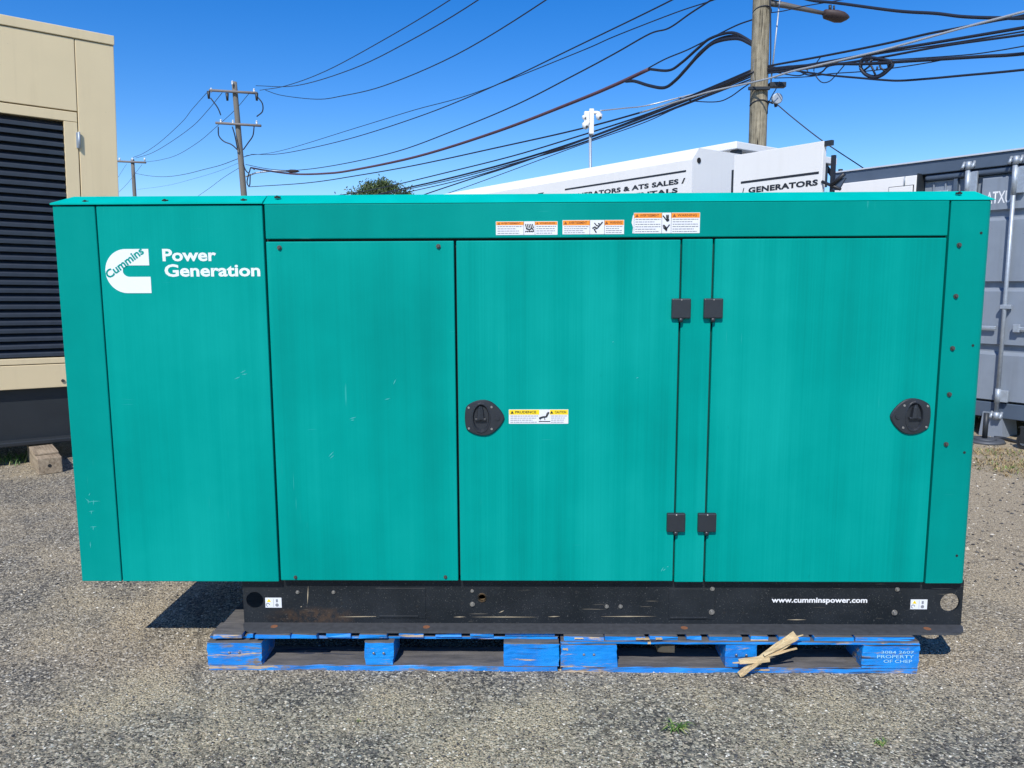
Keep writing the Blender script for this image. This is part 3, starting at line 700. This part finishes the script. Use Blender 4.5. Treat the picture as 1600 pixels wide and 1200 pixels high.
C_ = empty('white_door_panel', (2.623, 6.6, 0), AZ); tag(C_, 'free-standing white panel with / GENERATORS lettering left of the grey container', 'panel')
MB().box(-.925, -.022, 0, .05, .12, 2.487, .004).build('panel', white_p, C_)
MB().box(-.838, -.052, -.002, .001, 2.222, 2.242).build('stripe', tx, C_)
text('lettering', 'GENERATORS', tx, C_, -.752, -.056, 2.128, 2.179, -.002, .045, spacing=1.05)
text('lettering', '/', tx, C_, -.822, -.798, 2.125, 2.180, -.002, .03)
MB().box(-.02, .045, .01, .045, 2.445, 2.487).build('top_latch', blackp, C_)
MB().box(-.955, -.93, .01, .06, .1, 2.36).build('hinge_edge', blackp, C_)
MB().box(.052, .082, .0, .03, 2.02, 2.36).build('hinge_arm', tx, C_)
MB().cyl((.07, -.01, 2.115), (.185, -.01, 2.195), .017, n=8).build('hinge_arm', tx, C_)
MB().cyl((-.02, .0, 2.155), (.15, .0, 2.075), .013, n=8).build('hinge_arm', tx, C_)
MB().prism([(.09, 2.155), (.19, 2.165), (.13, 2.07), (.08, 2.075)], .0, .02).build('gusset', navy_c, C_)
MB().box(-.9, -.8, -.2, .3, 0, .119).box(-.15, -.05, -.2, .3, 0, .119).build('foot', blackp, C_)

# grey container, door end towards us
gc = empty('grey_container', (4.174, 6.35, 0), AZ); tag(gc, 'grey steel shipping container with door lock rods behind the right end', 'shipping container')
X0, X1 = -1.72, 1.25
MB().box(X0, X1, .10, 5.9, .16, 2.36).build('body', grey_c, gc)
MB().box(X0, X1, -.03, .10, 2.372, 2.385).build('roof_edge', m_plain('pale_roof_edge', (.52, .56, .60), .45), gc)
MB().box(X0, X1, -.015, .10, 2.262, 2.371, .006).build('header_beam', navy_c, gc)
MB().box(-.83, X1, .0, .09, 2.205, 2.256, .02, 3).build('door_gasket', navy_c, gc)
MB().box(X0, X1, .02, .10, .165, .295, .006).build('sill_beam', navy_c, gc)
for x in (-.13, -1.6, 1.15): MB().prism([(x - .10, 0), (x + .09, 0), (x + .06, .21), (x - .08, .21)], .0, .30).build('corner_foot', grey_c, gc)
def cdoor(x0, x1):
    zs = [(.305, .728), (.780, 1.262), (1.308, 1.848), (1.900, 2.198)]
    dr = MB().box(x0, x1, .055, .085, .305, 2.20).build('container_door', grey_c, gc)
    for a, c in zs:
        b = MB(); r_ = .03
        b.loft([[(x0 + .03, .056, a), (x1 - .03, .056, a), (x1 - .03, .056, c), (x0 + .03, .056, c)], [(x0 + .05, .016, a + .012), (x1 - .05, .016, a + .012), (x1 - .05, .016, c - .028), (x0 + .05, .016, c - .028)]]); b.build('pressed_panel', grey_c, dr)
    return dr
cdoor(-.40, .60); cdoor(.61, 1.22)
ld = MB().box(-.84, -.41, .05, .085, .305, 2.20).build('container_door', grey_c, gc); ld['label'] = 'narrow ribbed door leaf beside the white panel'
for x in (-.76, -.66, -.56): MB().box(x - .006, x + .006, .035, .051, .35, 2.18).build('rib', grey_c, ld)
MB().box(-.74, -.62, .0, .05, 1.95, 2.11, .005).build('lock_box', galv, gc)
MB().box(-.585, -.55, .01, .05, 1.9, 2.2, .004).build('latch_bar', navy_c, gc)
def lockrod(x):
    r_ = MB().cyl((x, -.025, .20), (x, -.025, 2.32), .0165, n=12).build('lock_rod', galv, gc)
    for z0, z1, w in ((2.26, 2.325, .05), (.16, .22, .045)):
        MB().box(x - w, x + w, -.03, -.005, z0 + .02, z1 - .02, .004, 2).cyl((x - w * .8, -.05, z0 + .01), (x - w * .8, -.01, z1), .012, n=8).cyl((x + w * .8, -.05, z0 + .01), (x + w * .8, -.01, z1), .012, n=8).cyl((x, -.025, z0), (x, -.025, z1), .024, n=10).build('cam_keeper', galv, r_)
    for z0, z1 in ((2.02, 2.25), (.30, .42)): MB().cyl((x, -.025, z0), (x, -.025, z1), .022, n=12).box(x + .005, x + .075, -.028, .0, z0 + .01, z1 - .01, .003).build('rod_guide', galv, r_)
    MB().box(x - .03, x + .05, -.045, .0, 1.09, 1.125, .004).build('rod_bracket', galv, r_)
lockrod(-.095); lockrod(-.455); lockrod(.75)
for x0, x1 in ((-.32, -.15), (-.02, .35)): MB().box(x0, x1, -.03, -.01, .915, .945, .006).box(x0, x0 + .05, -.035, .0, .90, .965, .004).build('door_handle', galv, gc)
text('lettering', 'ATXU', m_plain('white_stencil', (.78, .8, .82), .5), gc, -.315, -.125, 1.962, 2.062, .0145, .012)
wd = MB().box(-1.69, -.86, -.075, -.02, .30, 2.257, .006).build('white_side_door', white_p, gc); wd['label'] = 'plain white door leaf folded against the container'
MB().box(-1.106, -.879, -.079, -.074, 1.19, 2.176).build('hatch_seal', tx, wd); MB().box(-1.10, -.885, -.088, -.0795, 1.2, 2.17, .004).build('hatch', white_p, wd)
MB().cyl((-.96, -.085, 2.17), (-.96, -.085, 2.255), .006, n=6).build('hatch_rod', galv, wd)
MB().box(-.857, -.845, -.075, .04, .30, 2.27).build('door_edge_seal', blackp, wd)
# jack pad and caster on the ground in front
jp = empty('jack_pad', on_ground(1538, 690), 0); tag(jp, 'round grey steel pad with a short dark post at the container foot', 'jack pad')
MB().cyl((0, 0, 0), (0, 0, .022), .155, .14, 24).cyl((0, 0, .022), (0, 0, .032), .09, .07, 20).build('pad', m_plain('dark_steel', (.09, .10, .115), .55, .3), jp)
MB().cyl((.0, 0, .03), (.0, 0, .24), .020, n=12).build('post', blackp, jp)
cs = empty('caster_wheel', on_ground(1602, 702), .3); tag(cs, 'small black caster wheel at the far right edge beside the grey container', 'caster')
MB().cyl((-.03, 0, .06), (.03, 0, .06), .06, n=20).build('tyre', plastic, cs); MB().cyl((-.034, 0, .06), (.034, 0, .06), .028, n=14).build('hub', galv, cs)
MB().box(-.042, -.036, -.02, .02, .05, .17).box(.036, .042, -.02, .02, .05, .17).box(-.042, .042, -.03, .03, .17, .18).build('fork', blackp, cs)
def cr_spline(P, k=8):
    P = [Vector(p) for p in P]; Q = [P[0] * 2 - P[1]] + P + [P[-1] * 2 - P[-2]]; out = []
    for i in range(1, len(Q) - 2):
        p0, p1, p2, p3 = Q[i - 1:i + 3]
        for j in range(k):
            t_ = j / k; out.append(.5 * ((2 * p1) + (p2 - p0) * t_ + (2 * p0 - 5 * p1 + 4 * p2 - p3) * t_ ** 2 + (3 * p1 - p0 - 3 * p2 + p3) * t_ ** 3))
    return out + [P[-1]]
hose = MB().tube(cr_spline([on_ground(x, y) + Vector((0, 0, .014)) for x, y in ((1553, 686), (1570, 688), (1585, 692), (1605, 694), (1640, 690))]), .014, 8).build('ground_cable', plastic)
tag(hose, 'black cable lying on the gravel between the round pad and the caster', 'cable')

# ------------------------------------------------------------ utility poles
def ring_pole(base_, top, r0, r1, m, root, n=18, h=40):
    b = MB(); base_ = Vector(base_); top = Vector(top); rings = []
    for i in range(h + 1):
        f = i / h; p = base_.lerp(top, f); r = r0 + (r1 - r0) * f
        rings.append([p + Vector((math.cos(a), math.sin(a), 0)) * r * (1 + .03 * noise.noise(Vector((math.cos(a) * 2, math.sin(a) * 2, i * .12)))) for a in [2 * math.pi * k / n for k in range(n)]])
    b.loft(rings, True, True); return b.build('pole_shaft', m, root)
PA = Vector((4.70, 15, 0)); PB = Vector((-15.05, 45, 0)); PC = Vector((-36.0, 75, 0))
pa = empty('utility_pole', PA); tag(pa, 'thick weathered wooden utility pole rising behind the white housings, top out of frame', 'utility pole')
ring_pole((0, 0, -.05), (-.09, 0, 10.6), .175, .145, pole_m, pa)
MB().box(-1.2, 1.2, -.06, .06, 10.0, 10.12, .01).build('crossarm', pole_m, pa)
MB().cyl((.15, -.06, 4.95), (.26, -.08, 6.55), .014, n=8).box(.1, .28, -.1, -.04, 6.50, 6.56).build('service_mast', galv, pa)
MB().box(-.19, -.14, -.08, .05, 5.05, 5.45).build('cable_guard', m_plain('grey_guard', (.25, .25, .25), .6), pa)
MB().box(.12, .42, -.14, .0, 4.93, 5.02, .01).box(-.3, .1, -.22, -.16, 4.86, 4.92, .01).build('cable_bracket', blackp, pa)
for z in (6.28, 4.62):   # climbing loops of cable round the shaft
    pts = [(-.04 + .165 * math.cos(R(a)), .165 * math.sin(R(a)), z + .07 * math.sin(R(a)) * -1) for a in range(180, 361, 12)]
    MB().tube(pts, .012, 6).build('cable_loop', wire_m, pa)
MB().tube(cr_spline([(.02, -.16, 6.9), (.06, -.17, 6.3), (.1, -.15, 5.6), (.11, -.14, 5.2)]), .013, 6).build('cable_drop', wire_m, pa)
fl = empty('flood_light', at(1213, 155, 14.95)); tag(fl, 'small round grey floodlight bracketed to the thick wooden pole', 'flood light')
MB().loft([[(r_ * math.cos(2 * math.pi * k / 16), y, r_ * math.sin(2 * math.pi * k / 16)) for k in range(16)] for y, r_ in ((-.07, .085), (-.06, .10), (.02, .09), (.08, .045))], True, True).build('lamp_head', galv, fl)
MB().tube([(-.17, .04, -.02), (-.05, .05, -.06), (0, .04, -.05)], .018, 6).tube([(-.02, 0, -.05), (.0, .0, -.14)], .03, 6).build('bracket', blackp, fl)
sl_ = empty('street_lamp', at(1205, 4, 15)); tag(sl_, 'brown cobra-head street lamp on an arm from the thick wooden pole', 'street lamp')
o_ = sl_.location.copy(); q_ = lambda px, py: at(px, py, 15) - o_
MB().tube([q_(1199, 4), q_(1225, 8), q_(1255, 14), q_(1288, 21)], lambda f: .062 - .028 * f, 10).build('lamp_arm', m_plain('dull_lamp_arm', (.15, .14, .13), .55, .3), sl_)
hd = MB(); rings = []
for f, w, h in ((0, .04, .04), (.06, .10, .075), (.25, .14, .08), (.5, .16, .095), (.72, .14, .085), (.9, .08, .045), (1, .02, .012)):
    c = q_(1286, 20).lerp(q_(1327, 27), f); rings.append([c + Vector((0, w * math.cos(R(a)), h * math.sin(R(a)) * (.8 if a < 180 else 1.35))) for a in range(0, 360, 30)])
hd.loft(rings, True, True); hd.build('lamp_head', rust_s, sl_)
MB().cyl(q_(1297, 17), q_(1297, 8), .028, n=10).cyl(q_(1303, 17), q_(1303, 9), .02, n=8).build('photocell', blackp, sl_)

pb = empty('utility_pole', PB); tag(pb, 'leaning grey utility pole with two crossarms, upper left sky', 'utility pole')
def vb(px, py, dy=0.): return at(px, py, 45 + dy) - PB
ring_pole((0, 0, -.05), vb(366, 128), .20, .145, polefar_m, pb, 12, 16)
arm_m = m_plain('grey_crossarm', (.20, .18, .17), .8)
for (a, c) in (((327, 141), (402, 145.5)), ((337, 192), (408, 196.5))):
    MB().cyl(vb(*a, -.25), vb(*c, -.25), .075, n=6).build('crossarm', arm_m, pb)
ins = [(330, 137, 1), (363, 126, 1), (397, 138, 1), (345, 186, 1), (364, 187, 1), (401, 188, 1)]
for x, y, _ in ins:
    p = vb(x, y + 3, -.25); MB().cyl(p - Vector((0, 0, .15)), p + Vector((0, 0, .0)), .04, .06, 8).cyl(p + Vector((0, 0, .0)), p + Vector((0, 0, .09)), .06, .04, 8).build('insulator', glassy, pb)
for x, y in ((326, 147), (355, 150), (401, 150)):
    p = vb(x, y, -.3); MB().cyl(p + Vector((0, 0, .15)), p - Vector((0, 0, .25)), .10, .06, 8).build('fuse_cutout', blackp, pb)
for L in (((341, 198), (342, 212), (350, 221), (362, 226), (371, 234)), ((397, 198), (395, 212), (387, 224), (380, 234)), ((363, 198), (367, 212), (371, 232)), ((403, 152), (410, 162), (410, 174), (401, 182)), ((329, 153), (340, 168), (345, 180)), ((380, 256), (384, 266), (389, 270), (392, 262), (398, 265)), ((389, 270), (386, 285), (390, 290), (391, 272))):
    MB().tube(cr_spline([vb(x, y, -.35) for x, y in L], 5), .035, 5).build('jumper_cable', wire_m, pb)
pc = empty('utility_pole', PC); tag(pc, 'smallest, farthest utility pole just right of the beige generator', 'utility pole')
ring_pole((0, 0, -.05), at(207, 249, 75) - PC, .21, .16, polefar_m, pc, 10, 10)
MB().cyl(at(184, 252, 74.8) - PC, at(228, 254, 74.8) - PC, .10, n=6).build('crossarm', arm_m, pc)
for x in (187, 207, 226):
    p = at(x, 250, 74.8) - PC; MB().cyl(p - Vector((0, 0, .1)), p + Vector((0, 0, .2)), .08, n=6).build('insulator', glassy, pc)
sb = empty('street_lamp', at(384, 270, 44.9)); tag(sb, 'tiny street lamp reaching right from the leaning grey pole', 'street lamp')
o2 = sb.location.copy(); MB().tube([at(x, y, 44.9) - o2 for x, y in ((384, 276), (400, 270), (425, 267), (450, 267.5))], .045, 6).build('lamp_arm', galv, sb)
MB().loft([[at(x, 267.5, 44.9) - o2 + Vector((0, .18 * math.cos(R(a)), h * math.sin(R(a)))) for a in range(0, 360, 45)] for x, h in ((448, .03), (454, .10), (462, .09), (467, .02))], True, True).build('lamp_head', rust_s, sb)

# cables: every one hangs in the vertical plane between two poles
def street_plane(P, Q, off=0.):
    d = (Q - P); d.z = 0; n = Vector((-d.y, d.x, 0)).normalized(); return P + n * off, n
def wire(label, pts, r, m=wire_m, P=PB, Q=PA, off=0., cat='overhead cable', grp=None, n=6):
    p, nn = street_plane(P, Q, off)
    W_ = [on_plane(x, y, p, nn) for x, y in pts]
    o = MB().tube(cr_spline(W_, 6), r, n).build('overhead_cable', m)
    tag(o, label, cat, grp); return o
r1 = .017
wire('highest thin power line leaving the top of the frame above the far pole', [(400, 134), (462, 134), (550, 108), (640, 64), (747, 0), (900, -110), (1185, -410)], r1, off=-.3)
wire('thin power line crossing the highest one near the crossarm and leaving the frame first', [(406, 141), (447, 134), (509, 111), (600, 62), (703, 0), (850, -100), (1110, -330)], r1, off=.3)
wire('thin power line third from top, sagging below the crossarm level', [(415, 141), (440, 149), (494, 155), (534, 150), (600, 134), (712, 86), (853, 0), (980, -95), (1260, -400)], r1, off=0)
wire('dark span wire fixed below the crossarms, crossing a fainter one', [(392, 241), (430, 241), (478, 233), (556, 214), (666, 178), (775, 133), (900, 73), (1050, 0), (1180, -70)], .016)
wire('faint span wire just above its darker neighbour over the middle of the sky', [(384, 243), (437, 236), (556, 200), (647, 172), (737, 147), (900, 83), (960, 57), (1055, 20), (1115, 0), (1180, -25)], .012, off=.1)
wire('thin wire above the thick purple cable ending in small clamps', [(384, 257), (420, 264), (462, 266), (525, 258), (619, 237), (712, 203), (806, 164), (900, 116), (960, 84), (1015, 53), (1045, 44), (1080, 20), (1120, -6), (1180, -50)], .017, off=-.1)
wire('thick faded purple cable bundle sagging across the whole sky', [(392, 262), (420, 267), (462, 272), (510, 271), (550, 266), (650, 245), (775, 206), (900, 158), (960, 133), (1014, 108)], .042, wire_p, n=8)
wire('black loop of cable over the splice, upper of three entering the pole', [(1014, 108), (1045, 110), (1065, 98), (1090, 76), (1110, 60), (1142, 51), (1165, 60), (1180, 72)], .028, n=8)
wire('thick lower drip loop with swollen dark splice left of the pole', [(978, 127), (992, 127), (1015, 134), (1038, 137), (1055, 126), (1072, 108), (1090, 88), (1115, 67), (1150, 60), (1170, 67), (1180, 74)], .034, n=8)
wire('middle black loop of cable entering the thick pole', [(1064, 118), (1080, 98), (1096, 80), (1120, 62), (1148, 56), (1170, 63), (1180, 73)], .026, n=8, off=.08)
wire('thin support wire from the purple cable up to the thick pole', [(1010, 108), (1040, 92), (1074, 78), (1110, 60), (1150, 40), (1178, 30)], .014)
# lower bundle to the left of the near pole
wire('upper cable of the lower bundle, reaching the far pole above the roofline', [(388, 292), (478, 286), (560, 274), (650, 258), (775, 231), (900, 203), (1000, 176), (1060, 157), (1115, 135), (1178, 108)], .020)
wire('second cable of the lower bundle, emerging from behind the tree top', [(480, 311), (552, 302), (612, 290), (700, 269), (800, 244), (900, 214), (1000, 182), (1080, 152), (1130, 130), (1178, 110)], .018)
wire('third, thicker cable of the lower bundle beside the camera mast', [(560, 311), (625, 296), (700, 279), (800, 253), (900, 222), (1000, 185), (1080, 154), (1130, 135), (1178, 114)], .026, off=.1)
wire('thin cable hugging the underside of the thicker one in the lower bundle', [(570, 313), (625, 298.5), (700, 282), (800, 256), (900, 226), (1000, 189), (1080, 158), (1130, 138), (1178, 118)], .014, off=.2)
wire('fifth cable of the lower bundle, low over the white housing', [(590, 312), (634, 301), (700, 286), (760, 270), (830, 248), (900, 227), (1000, 190), (1080, 160), (1178, 122)], .014, off=-.1)
wire('steep cable crossing the bundle from behind the teal roof', [(640, 313), (666, 303), (744, 277), (800, 259), (900, 223), (1000, 186), (1080, 153), (1178, 112)], .018, off=-.2)
wire('lowest faint blue wire of the bundle left of the near pole', [(700, 302), (737, 289), (800, 266), (900, 229), (1000, 194), (1050, 172), (1110, 146), (1178, 126)], .010, off=-.3)
wire('slack wire drooping under the bundle just left of the near pole', [(1060, 153), (1085, 158), (1120, 159), (1140, 152), (1160, 138), (1175, 128)], .011, off=-.3)
# bundle to the right of the near pole
NP = PA + (PA - PB) * .6; NP.z = 0
RP = dict(P=PA, Q=NP)
wire('thick double cable across the top right corner of the sky', [(1190, -28), (1230, -12), (1265, 0), (1310, 5), (1400, 17), (1462, 21), (1504, 26), (1560, 28), (1620, 27), (1800, 10)], .026, **RP)
wire('topmost cable of the right bundle under the lamp', [(1180, 108), (1207, 102), (1284, 88), (1380, 69), (1449, 53), (1497, 44), (1552, 33), (1586, 27), (1650, 12), (1800, -25)], .019, **RP)
wire('pale silver cable spiralling across the near pole to the right edge', [(1000, 176), (1060, 158), (1110, 143), (1160, 132), (1200, 123), (1235, 112), (1270, 104), (1330, 90), (1380, 78), (1456, 57), (1517, 40), (1600, 18), (1800, -40)], .017, wire_s, P=PB, Q=PA, off=-.35)
wire('cable second from top in the right bundle', [(1180, 112), (1230, 107), (1290, 97), (1340, 88), (1380, 80), (1476, 64), (1600, 43), (1800, 8)], .023, **RP)
wire('thin blue cable between two thicker ones right of the pole', [(1180, 114), (1240, 108), (1310, 96), (1380, 83), (1490, 67), (1600, 49), (1800, 16)], .012, **RP)
wire('third thick cable of the right bundle', [(1180, 116), (1240, 110), (1310, 100), (1380, 89), (1476, 71.5), (1600, 54), (1800, 24)], .018, **RP)
wire('thin wire passing just above the coil toward the right edge', [(1230, 104), (1300, 99), (1380, 94), (1450, 90), (1517, 85), (1560, 79), (1600, 72), (1800, 36)], .009, **RP)
wire('thick cable carrying the coil with two small clips', [(1180, 110), (1240, 104), (1300, 100), (1345, 100), (1380, 98), (1476, 92), (1540, 88), (1600, 84), (1800, 62)], .026, **RP)
wire('lowest thick cable of the right bundle, dipping beneath the coil', [(1200, 104), (1230, 108), (1260, 113), (1300, 118), (1345, 122), (1380, 125), (1407, 126), (1450, 123), (1504, 118), (1600, 109), (1800, 86)], .018, **RP)
wire('thin wire slanting through the coil from the pole bracket', [(1210, 122), (1260, 120), (1300, 115), (1345, 112), (1398, 106), (1450, 98), (1480, 92)], .009, **RP)
wire('slack blue loop hanging between pole and coil', [(1283, 88), (1275, 100), (1272, 113), (1283, 128), (1296, 127), (1308, 115), (1320, 101)], .009, **RP)
wire('small tangled cable loop right of the pole', [(1212, 108), (1235, 104), (1262, 117), (1283, 113), (1296, 103), (1330, 99)], .014, **RP)
wire('short jumper wire looping beside the pole bracket', [(1208, 112), (1228, 116), (1250, 118), (1262, 110), (1240, 103), (1212, 106)], .011, **RP)
wire('service wire sloping down from the floodlight to the container roof', [(1214, 163), (1240, 185), (1285, 220), (1345, 260), (1380, 284)], .011, P=PA, Q=Vector((9.0, 13.0, 0)))
wire('thin wire from lamp arm bracket up to the double cable', [(1203, 20), (1225, 17), (1255, 10), (1290, 4), (1330, -3)], .009, **RP)
wire('dropped wire dangling from bracket to floodlight', [(1218, 127), (1212, 140), (1206, 150), (1200, 165), (1199, 178)], .009, **RP)
# coil on the cable
cp, cn = street_plane(PA, NP, 0)
coil = empty('cable_coil', on_plane(1368, 104, cp, cn)); tag(coil, 'spare cable coiled on a leaf-shaped black frame hung from the cables', 'cable coil'); oc = coil.location.copy()
def cq(pts): return [on_plane(x, y, cp, cn) - oc for x, y in pts]
loop = [(1344, 100), (1345, 108), (1353, 117), (1366, 121), (1378, 118), (1390, 108), (1395, 102), (1392, 96), (1375, 92), (1358, 90), (1347, 93), (1344, 100)]
MB().tube(cr_spline(cq(loop), 5), .024, 8).tube(cr_spline([p + Vector((.01, .05, .012)) for p in cq([(1370 + (x - 1370) * .88, 104.5 + (y - 104.5) * .86) for x, y in loop])], 5), .018, 6).build('coiled_cable', wire_m, coil)
for L in (((1350, 93), (1362, 104), (1369, 120)), ((1362, 91), (1358, 104), (1350, 110)), ((1372, 92), (1376, 106), (1384, 112)), ((1344, 101), (1395, 99)), ((1370, 110), (1371, 104)), ((1386, 95), (1388, 104)), ((1364, 92), (1360, 98))):
    MB().tube(cq(L), .016, 6).build('frame_spoke', wire_m, coil)
# spans beyond the leaning pole
RC = dict(P=PC, Q=PB)
wire('outer left line between the leaning pole and the farthest pole', [(323, 145), (300, 171), (284, 191), (250, 222), (225, 239), (208, 246)], .018, **RC)
wire('second line between the two far poles, slightly less steep', [(347, 145), (325, 172), (300, 198), (262, 225), (235, 240), (212, 247)], .018, **RC)
wire('third line between the two far poles passing behind the leaning shaft', [(390, 145), (367, 172), (336, 200), (310, 222), (277, 242), (250, 250), (228, 253)], .015, **RC)
wire('sagging lower line between the two far poles', [(392, 242), (372, 248), (345, 258), (318, 265), (290, 272), (261, 276), (235, 275), (212, 271)], .018, **RC)
wire('faintest lower line between the two far poles', [(372, 255), (340, 268), (300, 280), (260, 290), (215, 296)], .008, **RC)
wire('short wire descending left from the leaning pole behind the teal roof', [(374, 262), (350, 277), (330, 292), (310, 306)], .012, **RC)
FD = PC + (PC - PB)
wire('wire from the farthest pole down behind the beige generator', [(222, 257), (212, 270), (197, 289), (180, 305)], .014, P=FD, Q=PC)
wire('upper wire from the farthest pole behind the beige generator', [(198, 256), (192, 265), (184, 278)], .014, P=FD, Q=PC)
# camera mast
cm = empty('camera_mast', (1.66, 16, 0)); tag(cm, 'slim galvanised mast with white security cameras above the white housing', 'camera mast')
MB().cyl((0, 0, 0), (-.07, 0, 4.7), .032, .028, 12).build('mast', galv, cm)
def cmv(px, py, dy=0.): return at(px, py, 16 + dy) - Vector((1.66, 16, 0))
p = cmv(924, 192); MB().box(p.x - .05, p.x + .045, -.09, .06, p.z - .23, p.z + .26, .012).build('junction_box', white_p, cm)
p = cmv(916, 185); MB().box(p.x - .05, p.x + .06, -.12, .0, p.z - .12, p.z + .12, .02).build('control_box', white_p, cm)
for px, py, r_ in ((915, 197, .062), (936, 183, .058), (913, 184, .04)):
    p = cmv(px, py, -.1); b = MB()
    b.loft([[(p.x + r * math.cos(R(a)), p.y + r * math.sin(R(a)), p.z + z) for a in range(0, 360, 30)] for z, r in ((r_ * 1.1, r_ * .8), (r_ * .9, r_ * 1.15), (0, r_ * 1.1), (-r_ * .6, r_ * .85), (-r_ * 1.0, r_ * .4))], True, True); c_ = b.build('dome_camera', white_p, cm)
    MB().cyl((p.x + .02, p.y - r_ * .8, p.z - r_ * .4), (p.x + .02, p.y - r_ * 1.1, p.z - r_ * .4), r_ * .4, n=10).build('lens', ink, c_)
p = cmv(933, 176, -.05); q = cmv(923, 176, -.05); MB().tube([q, p, cmv(938, 178, -.1)], .035, 8).build('camera_arm', white_p, cm)
p = cmv(912, 192, -.05); MB().tube([cmv(921, 194, -.05), cmv(912, 193, -.08)], .045, 8).build('camera_arm', white_p, cm)
wt = MB().tube(cr_spline([at(938, 173, 15.9), at(975, 169, 16.5), at(1010, 165, 17.2), at(1080, 148, 16.9), at(1115, 141, 16.4)], 8), .014, 6).build('overhead_cable', wire_s)
tag(wt, 'pale braided wire from the camera mast to the cable bundle', 'overhead cable')

# ------------------------------------------------------------ far tree
tr = empty('tree', at(592, 300, 62)); tr.location.z = 0; tr.scale = (1.05, 1.05, 1.09); tag(tr, 'distant leafy tree crown peeking over the teal roof', 'tree')
bk = m_plain('bark', (.08, .06, .045), .9)
rng = random.Random(4)
MB().tube([(0, 0, 0), (.1, 0, 2), (0, .1, 4.2)], lambda f: .34 - .14 * f, 10).build('trunk', bk, tr)
br = MB()
for i in range(11):
    a = i * 2.4; br.tube([(0, 0, 2.6 + i * .18), (math.cos(a) * 1.0, math.sin(a) * 1.0, 4.6 + i * .2), (math.cos(a) * (2.4 - i * .12), math.sin(a) * (2.4 - i * .12), 5.6 + i * .28)], lambda f: .13 - .10 * f, 5)
br.build('limbs', bk, tr)
t = NT('leaf'); gi = t.n('ShaderNodeNewGeometry')
leaf_m = t.fin(t.ramp(gi.outputs['Random Per Island'], [(0, (.018, .04, .010)), (.6, (.045, .08, .018)), (1, (.09, .125, .03))]), .6)
vv, ff = [], []
cl_ = []
for i in range(90):
    a = rng.uniform(0, 6.28); e = rng.uniform(-.35, 1.); r = rng.uniform(.55, 1.)
    c = Vector((math.cos(a) * math.cos(e * 1.5) * 3.1 * r, math.sin(a) * math.cos(e * 1.5) * 3.1 * r, 5.9 + math.sin(e * 1.5) * 2.75 * r)); cl_.append((c, rng.uniform(.35, .75)))
for i in range(15000):
    c, r = rng.choice(cl_); d = Vector((rng.gauss(0, 1), rng.gauss(0, 1), rng.gauss(0, .8))) * r * .55; p = c + d; s_ = rng.uniform(.05, .12)
    q = Euler((rng.uniform(0, 6.28), rng.uniform(0, 6.28), 0)).to_matrix(); k = len(vv)
    vv += [p + q @ Vector(u) * s_ for u in ((-1, 0, 0), (0, -.5, 0), (1, 0, 0), (0, .5, 0))]; ff.append((k, k + 1, k + 2, k + 3))
me = D.meshes.new('crown'); me.from_pydata(vv, [], ff); link_mesh('crown', me, leaf_m, tr)

# ------------------------------------------------------------ weeds
t = NT('grass_blade'); gi = t.n('ShaderNodeNewGeometry')
gr_g = t.fin(t.ramp(gi.outputs['Random Per Island'], [(0, (.05, .12, .02)), (.7, (.12, .22, .05)), (1, (.38, .36, .14))]), .6)
t = NT('dry_grass_blade'); gi = t.n('ShaderNodeNewGeometry')
gr_d = t.fin(t.ramp(gi.outputs['Random Per Island'], [(0, (.20, .14, .06)), (.7, (.44, .33, .17)), (.9, (.16, .24, .06)), (1, (.2, .3, .07))]), .8)
def tuft(name, loc, n, rad, hgt, lean, m, label, cat, kind=None, seed=1, w=.0022):
    rg = random.Random(seed); vv, ff = [], []
    for i in range(n):
        a = rg.uniform(0, 6.28); r = rad * rg.random() ** .6; b0 = Vector((math.cos(a) * r, math.sin(a) * r * .6, 0)); a2 = rg.uniform(0, 6.28)
        L_ = hgt * rg.uniform(.5, 1.2); d = Vector((math.cos(a2), math.sin(a2), 0)) * L_ * lean; sd = Vector((-math.sin(a2), math.cos(a2), 0)) * w * rg.uniform(.7, 1.4); k = len(vv)
        p1 = b0 + d * .45 + Vector((0, 0, L_ * .6)); p2 = b0 + d + Vector((0, 0, L_ * (.75 if lean < 1 else .35)))
        vv += [b0 - sd, b0 + sd, p1 + sd * .8, p1 - sd * .8, p2]; ff += [(k, k + 1, k + 2, k + 3), (k + 3, k + 2, k + 4)]
    me = D.meshes.new(name); me.from_pydata(vv, [], ff); o = link_mesh(name, me, m); o.location = loc; tag(o, label, cat, kind=kind); return o
tuft('weed', on_ground(1056, 1140), 26, .022, .032, 1.5, gr_g, 'flattened green weed on the asphalt before the right pallet, larger of two', 'weed', seed=3)
tuft('weed', on_ground(1374, 1163), 18, .018, .022, 1.0, gr_g, 'small bright green sprout near the bottom right of the asphalt', 'weed', seed=5)
tuft('weed', on_ground(562, 1126), 10, .012, .008, 1.2, gr_g, 'tiny green sprout in a sandy patch before the left pallet', 'weed', seed=6, w=.0016)
tuft('grass', on_ground(-5, 722), 180, .32, .07, .9, gr_g, 'green grass fringe under the black base at the left edge', 'grass', 'stuff', 7, .003)
tuft('grass', on_ground(52, 712), 60, .12, .05, 1., gr_g, 'short green grass just left of the timber block', 'grass', 'stuff', 8, .003)
for i, (x, y, n, r) in enumerate(((1590, 728, 500, .42), (1560, 708, 260, .25), (1640, 740, 300, .4))):
    tuft('grass', on_ground(x, y), n, r, .035, 1.5, gr_d, ('dry straw coloured grass on the gravel below the caster', 'thin dry grass just below the round grey pad', 'dry matted grass at the right edge of the frame')[i], 'grass', 'stuff', 20 + i, .003)
